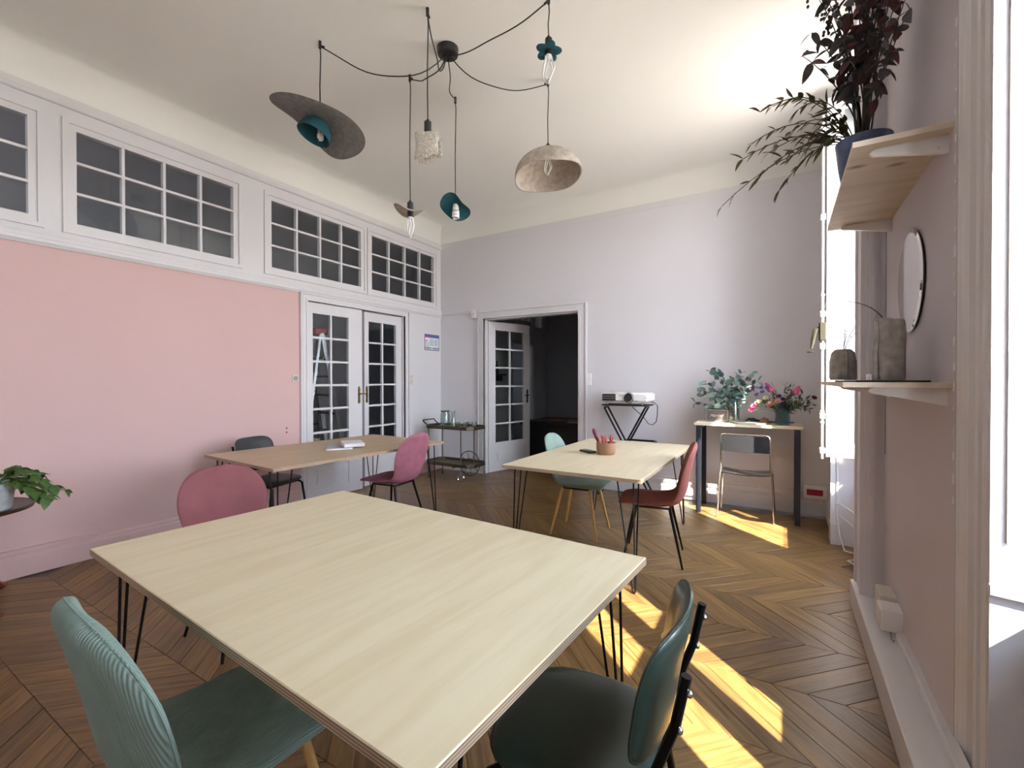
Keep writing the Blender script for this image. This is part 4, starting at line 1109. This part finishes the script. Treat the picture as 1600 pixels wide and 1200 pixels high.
# vases
LS = 1.351
t = thing('stone_vase', 'short rounded stone vase with dried sprigs on the lower shelf', 'vase', (.275, 2.98, LS))
m = MB(); m.lathe([(.001, 0), (.056, 0), (.061, .02), (.060, .10), (.052, .145), (.036, .163), (.026, .165), (.022, .158), (.001, .14)], n=22); m.build('body', 'stone_vase', t, smooth=True)
m = MB(); m.tube([(.01, -.056, .16), (.012, -.060, .10), (.01, -.060, .02)], .006, 6); m.build('seam_ridge', 'stone_vase', t, smooth=True)
t = thing('dried_sprigs', 'short dried grass sprigs in the rounded stone vase', 'dried flowers', (.275, 2.98, LS+.12)); rq = random.Random(4)
ls_ = leaf_mesh('leaf', .03, .010, 'leaf_dried', .2, .1)
for k in range(8):
    a = rq.uniform(-.6, .6); L_ = rq.uniform(.08, .17); pts = bezier((0, 0, 0), (a*.03, 0, L_*.6), (a*.12, rq.uniform(-.04, .04), L_), 6)
    m = MB(); m.tube(pts, .0012, 4); m.build('stem', 'stem', t)
    for i in range(3, 6):
        for s_ in (-1, 1): inst('leaf', ls_, t, dir_mtx(pts[i], V((s_, rq.uniform(-.5, .5), rq.uniform(0, 1))), 0, rq.uniform(.5, 1)))
t = thing('stone_vase', 'tall folded-wall stone vase with one bare twig on the lower shelf', 'vase', (.362, 2.30, LS))
m = MB(); rings = []
for z, s_ in ((0, .96), (.02, 1), (.10, .98), (.18, 1.03), (.225, 1.0), (.240, .92), (.238, .86), (.20, .86)):
    rings.append([((.044+.006*math.cos(3*a+z*8))*s_*math.cos(a)*(1.0), (.048+.007*math.sin(2*a+z*9))*s_*math.sin(a), z+.006*math.sin(2*a)*(z > .2)) for a in [2*PI*k/22 for k in range(22)]])
m.loft(rings); m.build('body', 'stone_vase', t, smooth=True)
m = MB(); m.tube([(-.046, -.025, .005), (-.050, -.03, .10), (-.044, -.03, .17), (-.046, -.026, .235)], .009, 6); m.build('fold', 'stone_vase', t, smooth=True)
t = thing('bare_twig', 'bare arching dried twig rising from the tall stone vase', 'twig', (.362, 2.30, LS+.20))
pts = bezier((0, 0, 0), (-.03, .05, .13), (-.16, .20, .155), 10); m = MB(); m.tube(pts, [.0022]*5+[.0014]*5, 5); m.build('stem', 'stem', t)
for i in range(2, 10): inst('bud', ls_, t, dir_mtx(pts[i], V((-.3, .2, rnd.uniform(-.6, 1))), 0, .45))
t = thing('tray', 'flat dark tray lying under the stone vases', 'tray', (.325, 2.62, LS)); m = MB(); m.bbox(-.10, .12, -.42, .42, 0, .007, .002); m.build('base', 'black_paint', t)
t.location.x = .345
for q in [o for o in COL.objects if o.name.startswith('stone_vase') or o.name.startswith('bare_twig') or o.name.startswith('dried_sprigs')]: q.location.z += .0075
t = thing('candle_holder', 'small chrome tealight holder between the stone vases', 'candle holder', (.335, 2.52, LS+.0075)); m = MB(); m.lathe([(.001, 0), (.022, 0), (.022, .026), (.018, .026), (.018, .01), (.001, .01)], n=16); m.build('cup', 'chrome', t, smooth=True); m = MB(); m.lathe([(.001, .010), (.017, .010), (.017, .018), (.001, .02)], n=12); m.build('candle', 'black_paint', t)

# pot of dried foliage on the upper shelf
US = 2.22
t = thing('marbled_pot', 'navy and grey marbled pot at the outer edge of the upper shelf', 'pot', (.315, 2.62, US))
m = MB(); m.lathe([(.001, 0), (.07, 0), (.078, .01), (.095, .12), (.108, .235), (.100, .235), (.088, .12), (.072, .015), (.001, .012)], n=28); m.build('body', 'blue_marble', t, smooth=True); m = MB(); m.lathe([(.09, .20), (.001, .205)], n=16); m.build('soil', 'soil', t)
t = thing('dried_foliage', 'tall spray of dark dried eucalyptus and berries in the marbled pot', 'dried plant', (.315, 2.62, US+.20)); rq = random.Random(21)
ld = leaf_mesh('leaf', .095, .042, 'leaf_dried', .25, .2, .7); ldr = leaf_mesh('leaf', .085, .040, 'leaf_dried_red', .25, .2, .7)
stm = [((-.10, -.10, .95), 0), ((-.02, -.28, .98), 1), ((.02, -.20, 1.05), 1), ((-.05, -.35, .75), 0), ((.04, -.38, .70), 0), ((-.12, .05, .80), 0), ((-.20, .02, .62), 0), ((-.24, -.02, .50), 0), ((.06, -.50, .42), 0), ((.07, -.46, .28), 0), ((-.08, -.15, .60), 0), ((0, -.30, .50), 0), ((.03, -.25, .62), 0), ((-.14, -.05, .70), 0), ((.0, -.12, .85), 0), ((.05, -.42, .55), 0), ((-.10, -.2, .42), 0), ((-.17, .0, .75), 1), ((.07, -.56, .34), 0), ((.05, -.52, .50), 0), ((.04, -.44, .62), 0), ((-.06, -.22, .74), 0), ((-.02, -.36, .62), 0), ((-.12, -.12, .56), 0), ((.02, -.32, .86), 1), ((-.04, -.18, .92), 1), ((-.16, -.08, .84), 1)]
for (q, berries) in stm:
    q = V(q); pts = bezier((rq.uniform(-.03, .03), rq.uniform(-.03, .03), 0), (q.x*.25, q.y*.25, q.z*.62), q, 10)
    m = MB(); m.tube(pts, [.0042-.0003*i for i in range(10)], 5); m.build('stem', 'stem', t, smooth=True)
    if berries:
        m = MB()
        for i in range(36):
            f = 6+3*rq.random(); p_ = pts[int(f)].lerp(pts[min(9, int(f)+1)], f-int(f))+V((rq.uniform(-.05, .05), rq.uniform(-.05, .05), rq.uniform(-.04, .06)))
            m.ell(p_, .007, .007, .009, 6, 4)
        m.build('berries', 'leaf_dried', t, smooth=True)['kind'] = 'stuff'
    for i in range(4, 10):
        for s_ in (-1, 1):
            if berries and i > 6: continue
            a = rq.uniform(0, 6.28)
            inst('leaf', ld if rq.random() < .75 else ldr, t, dir_mtx(pts[i], V((math.cos(a)*.9, math.sin(a)*.9, rq.uniform(-1.3, .2))), rq.uniform(-.8, .8), rq.uniform(.55, .95)))
t = thing('trailing_plant', 'olive narrow-leaved plant trailing left from the marbled pot', 'plant', (.315, 2.62, US+.22))
lo = leaf_mesh('leaf', .075, .012, 'leaf_olive', .2, .35, .8); lo2 = leaf_mesh('leaf', .07, .03, 'leaf_olive', .25, .3, .7)
tr = [(-.42, .05, .30), (-.50, .10, .10), (-.36, -.05, .26), (-.30, .05, .02), (-.42, .0, -.05), (-.25, -.08, .20), (-.62, .25, -.08), (-.46, .12, .18), (-.20, .05, .12), (-.18, -.05, -.02), (-.28, 0, .14), (-.33, .1, -.10), (-.22, -.02, .04), (-.38, .05, .08)]
for q in tr:
    q = V(q); pts = bezier((-.03, rq.uniform(-.03, .03), 0), (q.x*.45, q.y*.3, max(q.z, .05)+.10), q, 10)
    m = MB(); m.tube(pts, .0022, 5); m.build('stem', 'stem', t, smooth=True)
    for i in range(2, 10):
        for s_ in (-1, 1):
            d = (pts[min(9, i+1)]-pts[i-1]).normalized(); a = rq.uniform(0, 6.28)
            inst('leaf', lo if rq.random() < .8 else lo2, t, dir_mtx(pts[i], d*.8+V((math.cos(a)*.4, math.sin(a)*.8, math.sin(a+1)*.9)), rq.uniform(-1, 1), rq.uniform(.5, 1.15)))

# mirror
t = thing('round_mirror', 'frameless round mirror hung on the window pier between the shelves', 'mirror', (XR-.012, 2.60, 1.79)); t.rotation_euler = (0, R(-90), 0)
Rm = .222
m = MB(); m.lathe([(.001, -.010), (Rm-.01, -.010), (Rm-.01, 0), (.001, 0)], n=40); m.build('backing', 'black_paint', t)
m = MB(); m.lathe([(Rm, .0005), (Rm, .003), (Rm-.014, .007), (.001, .007)], n=56); m.build('glass_disc', 'mirror', t)

# ================================================================ SOCKETS, SWITCHES, SIGNS
def plate(name, label, pos, axis, w, h, n=1, cat='switch', d=.012, matn='ivory_plastic', horizontal=False):
    """axis '+X' on the left wall, '-Y' on the back wall, '-X' on the right wall"""
    rot = {'+X': R(90), '-Y': 0, '-X': R(-90)}[axis]
    t = thing(name, label, cat, pos, rot)
    m = MB(); m.bbox(-w/2, w/2, -d, 0, -h/2, h/2, .003); m.build('plate', matn, t)
    for k in range(n):
        zc = (k-(n-1)/2)*h/n if not horizontal else 0; xc = (k-(n-1)/2)*w/n if horizontal else 0
        m = MB(); m.lathe([(.001, .002), (.018, .002), (.020, 0), (.022, 0), (.023, .003), (.026, .003), (.026, 0)], n=18); o = m.build('socket_well' if cat == 'socket' else 'rocker', 'grey_plastic' if cat == 'socket' else matn, t, loc=(xc, -d-.0005, zc), rot=(R(90), 0, 0))
    return t
plate('wall_socket', 'pinkish wall socket on the pink wall left of the double doors', (XL, 3.02, 1.385), '+X', .075, .075, 1, 'socket')
plate('light_switch', 'double light switch right of the glazed double doors', (XL, 4.80, 1.375), '+X', .07, .14, 2, 'switch')
plate('light_switch', 'double white switch plate right of the open doorway', (-2.125, YB, 1.37), '-Y', .075, .15, 2, 'switch', matn='white_plastic')
t = thing('wire_outlet', 'two small dark wire holes low on the pink wall', 'outlet', (XL, 2.92, .83), R(90)); m = MB()
for z in (-.022, .022): m = MB(); m.cyl((0, -.003, z), (0, .003, z), .009, n=10); m.build('hole', 'red_plate', t)
t = thing('junction_box', 'small white box at the top left corner of the doorway casing', 'box', (-3.90, YB, 2.335)); m = MB(); m.bbox(-.035, .035, -.05, 0, -.06, .06, .005); m.build('body', 'white_plastic', t); m = MB(); m.cyl((0, -.050, 0), (0, -.054, 0), .012); m.build('screw', 'ivory_plastic', t)
t = thing('sensor_box', 'two white socket boxes fixed above the boxed skirting of the pier', 'socket', (XR, 2.84, .17))
m = MB(); m.bbox(-.085, 0, -.10, .02, .0, .10, .004); m.build('housing', 'white_plastic', t)
m = MB(); m.bbox(-.070, 0, .03, .18, .03, .12, .004); m.build('housing', 'ivory_plastic', t)
m = MB(); m.box(-.089, -.085, -.09, .01, .012, .088); m.build('cover_plate', 'ivory_plastic', t)
m = MB(); m.tube([(-.05, -.10, .0), (-.05, -.13, -.02), (-.045, -.14, -.027), (-.04, -.12, -.027)], .004, 6); m.build('cable_end', 'grey_plastic', t, smooth=True)
t = thing('wall_trunking', 'white wall trunking with a dark red socket strip beside the desk', 'socket', (.285, YB, .235))
m = MB(); m.bbox(-.10, .10, -.045, 0, -.065, .065, .006); m.build('housing', 'white_plastic', t); m = MB(); m.bbox(-.075, .062, -.049, -.043, -.030, .030, .003); m.build('socket_strip', 'red_plate', t)
t = thing('notice', 'small blue-bordered printed notice high on the left wall near the corner', 'sign', (XL, 5.26, 1.93), R(90))
m = MB(); m.box(-.165, .165, -.004, 0, -.12, .12); m.build('sheet', 'paper_white', t)
m = MB(); quad_frame(m, 'Y', -.006, .003, -.165, .165, -.12, .12, .010); m.box(-.155, .155, -.006, -.003, .070, .110); m.build('border', 'poster_blue', t)
m = MB(); m.box(-.155, -.06, -.0065, -.006, .072, .092); m.box(-.145, -.10, -.0065, -.006, .015, .03); m.build('red_print', 'poster_pink', t)
m = MB()
for x0 in (-.05, .05): m.box(x0, x0+.085, -.0055, -.004, -.05, .055)
m.build('pale_block', 'poster_pale', t)
m = MB()
for k in range(7): m.box(-.145, -.06, -.0055, -.004, .0-k*.012, .004-k*.012); m.box(-.045+(k % 2)*.1, .03+(k % 2)*.1, -.0062, -.0055, .045-k*.014, .049-k*.014)
m.box(-.155, -.01, -.0055, -.004, -.105, -.07); m.box(.01, .155, -.0055, -.004, -.105, -.07); m.build('fine_print', 'paper_grey', t)
# white cable coil under the far window
m = MB(); m.tube([(.47, 4.35, .02), (.42, 4.38, .02), (.40, 4.45, .10), (.38, 4.50, .24), (.375, 4.52, .34), (.40, 4.48, .36), (.45, 4.42, .34), (.52, 4.35, .30), (.56, 4.30, .22), (.50, 4.36, .20), (.44, 4.42, .24), (.39, 4.48, .27)], .006, 6)
m.tube([(.52, 4.30, .008), (.46, 4.22, .008), (.42, 4.18, .008), (.45, 4.12, .008), (.52, 4.12, .008), (.56, 4.2, .008), (.50, 4.27, .014)], .006, 6)
o = m.build('white_cable', 'cable_white', smooth=True); tag(o, 'loose white cable coiled at the foot of the far window', 'cable')
# pull cord along the pier
m = MB(); m.cyl((XR-.004, 3.19, 2.2), (XR-.004, 3.19, .95), .0035, n=6); o = m.build('thin_cable', 'grey_plastic'); tag(o, 'thin dark cable running down the corner of the window pier', 'cable')
m = MB()
for k in range(30): m.cyl((XR-.004, 2.032, .95+k*.075+.01*math.sin(k*5)), (XR-.004, 2.032, .95+k*.075+.022+.006*math.sin(k*3)), .0028, n=6)
o = m.build('bead_strip', 'white_plastic'); tag(o, 'row of small white hinge knuckles beside the fluted casing', 'hinge', kind='stuff')

# ================================================================ PENDANT LAMPS
HCb = HC
def wavy(th, a, b, ph): return 1+a*math.sin(2*th+ph)+b*math.sin(3*th+ph*1.7)
def pendant(name, label, hook, shade_z, to_shade=True):
    t = thing(name, label, 'pendant lamp', (hook[0], hook[1], HCb), 0, 'pendant lamps of the spider chandelier')
    return t
CAN = V((-2.05, 2.55, HCb-.02))
def cords(t, hook, drop, sag, via=None, n=16):
    """cord in local coordinates of the hook: canopy -> hook -> drop"""
    o = V((hook[0], hook[1], HCb)); c0 = CAN-o+V((0, 0, -.045)); e0 = V((0, 0, -.035))
    dirn = V((e0.x-c0.x, e0.y-c0.y, 0)); dn = dirn.normalized()
    c0 = c0+dn*.03
    pts = []
    for i in range(n+1):
        f = i/n; p = c0.lerp(e0, f); p.z -= sag*4*f*(1-f)*(1+.35*(1-2*f)) if via is None else sag*math.sin(PI*f)*(1+.3*math.sin(2*PI*f))
        p.x += .012*math.sin(f*9+hook[0]*5)*math.sin(PI*f); p.y += .012*math.cos(f*8)*math.sin(PI*f)
        pts.append(p)
    m = MB(); m.tube(pts, .0042, 6); m.build('swag_cable', 'black_paint', t, smooth=True)
    m = MB(); m.tube([e0+V((0, 0, -.0)), V((.004, .002, -.10)), V((-.003, .0, -.10-(drop-.1)*.5)), V((0, 0, -drop))], .0040, 6); m.build('drop_cable', 'black_paint', t, smooth=True)
    m = MB(); m.cyl((0, 0, 0), (0, 0, -.05), .010, n=8); m.tube([(0, 0, -.03), (dn.x*-.03, dn.y*-.03, -.04)], .007, 6); m.build('hook', 'black_paint', t, smooth=True)
def socket(t, z, h=.085, r=.021):
    m = MB(); m.tube([(0, 0, z+.018), (0, 0, z+.004), (0, 0, z), (0, 0, z-h)], [.008, .012, r, r], 14); return m.build('lamp_socket', 'black_paint', t, smooth=True)
def plumen(t, z, s=1.0):
    """looped designer bulb: two twisted glass loops"""
    m = MB()
    for ph in (0, PI):
        pts = []
        for i in range(25):
            f = i/24; a = ph+f*2*PI*.75
            dd = math.sin(PI*f); rr = .007+.040*math.sin(PI*.80*dd**1.5)
            zz = -.155*dd**.9; a2 = ph+PI*(f-.5)*1.15+(PI if f > .5 else 0)*0
            pts.append(((rr*math.sin(a2)*(1 if f else 1)+.006*math.cos(ph))*s, (rr*math.cos(a2)*math.cos(PI*f)*.9+.010*math.cos(ph+f*6))*s, z+zz*s))
        m.tube(pts, .0058*s, 7)
    m.cyl((0, 0, z+.012), (0, 0, z-.01), .018*s, n=12)
    m.build('bulb', 'bulb_white', t, smooth=True)
_rh = V((math.cos(CYAW), math.sin(CYAW), 0)); _fh = V((-math.sin(CYAW), math.cos(CYAW), 0))
def lean(roll, pitch, spin=0):
    return (Matrix.Rotation(R(roll), 4, _fh) @ Matrix.Rotation(R(pitch), 4, _rh) @ Matrix.Rotation(R(spin), 4, 'Z')).to_euler()
def cfl(t, z, s=1.0, M_=None):
    m = MB(); m.tube([(0, 0, z), (0, 0, z-.03*s), (0, 0, z-.045*s)], [.018*s, .024*s, .020*s], 12)
    m.tube([(.021*s*math.cos(a), .021*s*math.sin(a), z-.05*s-.05*s*a/(7*PI)) for a in [7*PI*k/56 for k in range(57)]], .0068*s, 7)
    o = m.build('bulb', 'bulb_white', t, smooth=True)
    return o
# canopy
t = thing('ceiling_rose', 'round black ceiling rose from which the six lamp cables spread', 'ceiling rose', (CAN.x, CAN.y, HCb))
m = MB(); m.lathe([(.001, -.058), (.055, -.058), (.070, -.050), (.074, -.035), (.074, 0), (.001, 0)], n=32); m.build('cup', 'black_paint', t, smooth=True)
m = MB()
for k in range(6): a = k*PI/3; m = MB(); m.cyl((.03*math.cos(a), .03*math.sin(a), -.058), (.03*math.cos(a), .03*math.sin(a), -.072), .007, n=8); m.build('cable_grip', 'black_paint', t)

# 1 grey wavy disc with teal inner dome
hk = (-2.77, 2.04); t = pendant('wavy_disc_lamp', 'large wavy grey felt disc pendant with a teal inner dome, leftmost lamp', hk, 3.1)
cords(t, hk, .52, .17); sh = bpy.data.objects.new('shade', None)
def disc_shade(Rr, a, b, ph, zf, th, nr=9, nt=48, hole=.015):
    A = []; B = []
    for i in range(nr+1):
        r_ = hole+(1-hole)*i/nr; ra = []; rb = []
        for k in range(nt+1):
            an = 2*PI*k/nt; rr = Rr*r_*(1+(wavy(an, a, b, ph)-1)*r_); z = zf(r_, an); e_ = th*.5*(1-(r_**16))**.5
            ra.append((rr*math.cos(an), rr*math.sin(an), z+e_)); rb.append((rr*math.cos(an), rr*math.sin(an), z-e_))
        A.append(ra); B.append(rb)
    m = MB(); m.grid(A, flip=False); m.grid(B, flip=True); return m
m = disc_shade(.285, .10, .06, .9, lambda r_, a: -.03*r_+.045*r_**2*math.sin(2*a+2.4)+.015*r_**3*math.sin(3*a), .012)
s1 = m.build('shade', 'felt_grey', t, smooth=True, loc=(0, 0, -.555), rot=lean(19, -12, 25))
m = MB(); m.lathe([(.02, .035), (.07, .025), (.10, -.02), (.112, -.075), (.106, -.075), (.094, -.02), (.065, .018), (.02, .028)], n=30); m.build('inner_dome', 'felt_teal', s1, smooth=True, loc=(.0, -.0, -.045))
o = cfl(t, -.60, .8); 
# 2 cream knitted-looking slab
hk = (-1.94, 2.21); t = pendant('knitted_sleeve_lamp', 'cream textured square sleeve pendant hanging in the middle', hk, 2.83)
zt = -(HCb-3.0); cords(t, hk, -zt-.018, .20); socket(t, zt, .085, .023)
def bent_sheet(w, h, th, bend, z0, nx=16, nz=14, jag=.006, seed=1, curl=0):
    rr = random.Random(seed); ph = [rr.uniform(0, 6) for _ in range(6)]; A = []; B = []
    for i in range(nz+1):
        v = i/nz; ra = []; rb = []
        for j in range(nx+1):
            u = j/nx*2-1; z = z0-h*v+jag*math.sin(5*u+ph[0])*(1-v)+ (.012*math.sin(2.2*u+ph[1])+.012*u)*v*(1 if jag else 0)
            x = w/2*u*(1-.05*math.sin(PI*v)+.03*math.sin(7*v+ph[2])); y = bend*(u*u-.4)+.008*math.sin(6*v+ph[3])+curl*v*v
            e_ = th/2*max(0, (1-abs(u)**14)*(1-abs(2*v-1)**14))**.5
            ra.append((x, y-e_, z)); rb.append((x, y+e_, z))
        A.append(ra); B.append(rb)
    m = MB(); m.grid(A, flip=True); m.grid(B); return m
zb = zt-.085
m = bent_sheet(.152, .155, .014, .012, zb+.006, seed=2, jag=.002); m.build('shade', 'felt_cream', t, smooth=True, loc=(.02, -.034, 0), rot=(0, 0, CYAW))
m = bent_sheet(.152, .155, .014, -.012, zb+.006, seed=2, jag=.002); m.build('shade', 'felt_cream', t, smooth=True, loc=(0, .03, 0), rot=(0, 0, CYAW))
m = MB(); m.ell((0, 0, zb-.05), .03, .03, .05, 12, 8); m.cyl((0, 0, zb+.005), (0, 0, zb-.02), .02); m.build('bulb', 'bulb_white', t, smooth=True)
# 3 pale wavy saucer with looped bulb
hk = (-2.48, 2.62); t = pendant('wavy_saucer_lamp', 'small pale wavy saucer pendant with a looped bulb, lowest on the left', hk, 2.67)
zt = -(HCb-2.735); cords(t, hk, -zt-.018, .07); socket(t, zt, .11, .023)
m = disc_shade(.115, .08, .05, 2.0, lambda r_, a: .030*r_**2*math.sin(2*a+1.0)-.005+.012*r_*math.sin(a), .008, hole=.2, nt=36)
m.build('shade', 'felt_beige', t, smooth=True, loc=(0, 0, zt-.055), rot=lean(3, -2, 40)); plumen(t, zt-.115, 1.0)
# 4 teal bent plate with spiral bulb
hk = (-2.35, 3.02); t = pendant('teal_plate_lamp', 'teal bent-plate pendant with a white spiral bulb', hk, 2.8)
zt = -(HCb-2.855); cords(t, hk, -zt, .09)
m = disc_shade(.118, .12, .07, .4, lambda r_, a: -.045*r_**2+.018*r_**2*math.sin(3*a+.5), .009, hole=.02, nt=40)
m.build('shade', 'felt_teal', t, smooth=True, loc=(0, 0, zt-.03), rot=lean(10, -38, 30))
cfl(t, zt-.025, 1.15)
# 5 beige dome
hk = (-1.59, 3.22); t = pendant('felt_dome_lamp', 'big beige felt dome pendant with a looped bulb', hk, 3.0)
zt = -(HCb-3.205); cords(t, hk, -zt-.018, .13); socket(t, zt, .05, .022)
m = MB(); out = []; inn = []
N_ = 12; Rd, Hd = .265, .20
for i in range(N_+1):
    a = PI/2*i/N_; out.append((max(.001, Rd*math.sin(a)**.92), Hd*math.cos(a)))
inn = [(max(.001, r_-.009), z-.007 if z > .01 else z) for r_, z in out][::-1]
ring3 = []
for (r_, z) in out+inn:
    ring3.append([(r_*math.cos(an)*(1+.012*math.sin(3*an)), r_*math.sin(an)*(1+.012*math.sin(2*an)), z+(.010*math.sin(3*an+1)*(1-z/Hd)**2)) for an in [2*PI*k/48 for k in range(48)]])
m.loft(ring3, cap=False); m.build('shade', 'felt_beige', t, smooth=True, loc=(0, 0, zt-.045-Hd), rot=lean(-6, -4))
plumen(t, zt-.10, .8)
# 6 teal flower
hk = (-1.24, 2.52); t = pendant('flower_lamp', 'small teal flower-shaped pendant with a looped bulb, near the ceiling', hk, 3.4)
zt = -(HCb-3.455); cords(t, hk, -zt-.018, .05); socket(t, zt, .10, .022)
A = []; B = []
for i in range(7):
    r_ = .28+.72*i/6; ra = []; rb = []
    for k in range(61):
        an = 2*PI*k/60; rr = .070*r_*(1+r_*.20*(abs(math.cos(2.5*an))*2-1.1)); z = -.012*r_; e_ = .006*(1-((i/6)**10))**.5
        ra.append((rr*math.cos(an), rr*math.sin(an), z+e_)); rb.append((rr*math.cos(an), rr*math.sin(an), z-e_))
    A.append(ra); B.append(rb)
m = MB(); m.grid(A); m.grid(B, flip=True); m.build('shade', 'felt_teal', t, smooth=True, loc=(0, 0, zt-.065), rot=lean(4, -8, 20)); plumen(t, zt-.105, 1.0)

# ================================================================ ROOMS BEYOND
# shelving with goods and a step ladder behind the glazed doors
t = thing('store_rack', 'dark metal rack seen through the left glazed door leaf', 'shelf unit', (-5.75, 3.55, 0), R(90))
for x_ in (-.5, .5):
    for y_ in (-.2, .2): m = MB(); m.box(x_-.015, x_+.015, y_-.015, y_+.015, 0, 2.0); m.build('upright', 'alu', t)
for z in (.3, .75, 1.2, 1.65): m = MB(); m.box(-.5, .5, -.2, .2, z, z+.02); m.build('board', 'black_paint', t)
rq = random.Random(2); MN = ['grey_plastic', 'paper_grey', 'maroon', 'bronze', 'white_plastic']
WORD = {'grey_plastic': 'grey', 'paper_grey': 'slate', 'maroon': 'maroon', 'bronze': 'bronze-brown', 'white_plastic': 'white'}
SH_ = {0: 'lowest', 1: 'second lowest', 2: 'second highest', 3: 'highest'}
for zi, z in enumerate((.32, .77, 1.22, 1.67)):
    for k, mm_ in enumerate(rq.sample(MN, 3)):
        hh = rq.uniform(.14, .26); m = MB(); m.bbox(-.09, .09, -.1, .1, 0, hh, .01)
        b_ = thing('storage_box', '%s storage box on the %s board of the rack behind the glass' % (WORD[mm_], SH_[zi]), 'box', (-5.75, 3.55-.33+k*.33, z), 0, 'boxes on the rack behind the glass')
        m.build('body', mm_, b_); m = MB(); m.bbox(-.095, .095, -.105, .105, hh, hh+.02, .004); m.build('lid', mm_, b_)
t = thing('step_ladder', 'red and metal step ladder standing behind the glazed doors', 'ladder', (-5.05, 3.95, 0), R(170))
for sx in (-.2, .2):
    m = MB(); m.bar((sx*1.2, -.05, 0), (sx*.8, .28, 1.95), .03, .05); m.build('rail', 'alu', t); m = MB(); m.bar((sx*1.2, .60, 0), (sx*.8, .30, 1.93), .025, .03); m.build('rail', 'alu', t)
for k in range(1, 8): f = k/8.3; m = MB(); m.box(-.2*(1.2-.4*f), .2*(1.2-.4*f), -.05+.33*f-.03, -.05+.33*f+.05, 1.95*f-.01, 1.95*f+.012); m.build('step', 'black_paint', t)
m = MB(); m.bbox(-.17, .17, .20, .38, 1.93, 2.02, .02); m.build('top_cap', 'rope_red', t)
m = MB(); 
for k in range(4): m.tube([(-.06+.1*math.cos(a)*.4, -.01*k+.12, 1.72+.13*math.sin(a)) for a in [2*PI*i/16 for i in range(16)]], .012, 6, loop=True)
o = m.build('rope_coil', 'rope_red', loc=(-5.42, 3.75, .05), smooth=True); tag(o, 'coil of red rope hanging high behind the left door leaf', 'rope')
# next room: low dark table with magazines, wall shelf with potted plant
t = thing('low_table', 'low dark table in the dim next room', 'table', (-3.0, 7.3, 0)); m = MB(); m.bbox(-.9, .75, -.5, .5, .60, .66, .01); m.build('tabletop', 'black_paint', t)
m = MB(); m.box(-.85, .70, -.45, .45, .05, .60); m.build('base', 'black_paint', t)
for k in range(6):
    m = MB(); m.bbox(-.17, .17, -.11, .11, 0, .013, .002); o = m.build('magazine', ['dark_wood', 'maroon', 'terracotta', 'paper_grey', 'dark_wood', 'terracotta'][k], loc=(-3.25+rq.uniform(-.01, .01)+(k//3)*.38, 6.98+rq.uniform(-.02, .02), .66+(k % 3)*.0135), rot=(0, 0, rq.uniform(-.3, .3)))
    tag(o, 'magazine in the %s stack on the dark table, %s' % (('left', 'right')[k//3], ('lying at the bottom', 'in the middle', 'lying on top')[k % 3]), 'magazine', 'magazines on the dark table in the next room')
t = thing('wall_ledge', 'small shelf with bottles seen through the open door panes', 'shelf', (XL, 6.75, 1.45), R(90)); m = MB(); m.box(-.35, .35, -.20, 0, 0, .025); m.build('board', 'dark_wood', t)
for sx in (-.25, .25): m = MB(); m.box(sx-.01, sx+.01, -.16, 0, -.10, 0); m.build('bracket', 'black_metal', t)
for k in range(3):
    b_ = thing('bottle', ('left', 'middle', 'right')[k]+' dark bottle on the shelf behind the open door', 'bottle', (XL+.10, 6.55+k*.18, 1.475)); m = MB(); m.lathe([(.001, 0), (.035, 0), (.037, .12), (.014, .17), (.014, .22), (.001, .22)], n=14); m.build('body', ('maroon', 'dark_wood', 'leaf_green')[k], b_, smooth=True); m = MB(); m.cyl((0, 0, .22), (0, 0, .235), .016); m.build('cap', 'black_paint', b_)
# added fill light that brightens the room behind the partition and its panes
t = thing('back_room_fill', 'added fill light in a round shade, brightening the room behind the glazed partition', 'fill light', (-6.3, -2.9, 3.70))
m = MB(); m.lathe([(.001, -.10), (.14, -.09), (.18, -.05), (.16, 0), (.001, 0)], n=24); m.build('shade', 'white_plastic', t, smooth=True)
ll = bpy.data.lights.new('back_room_fill_light', 'POINT'); ll.energy = 120; ll.color = (.85, .92, 1.0); ll.shadow_soft_size = .15
lo_ = bpy.data.objects.new('back_room_fill_light', ll); COL.objects.link(lo_); lo_.parent = t; lo_.location = (0, 0, -.30)
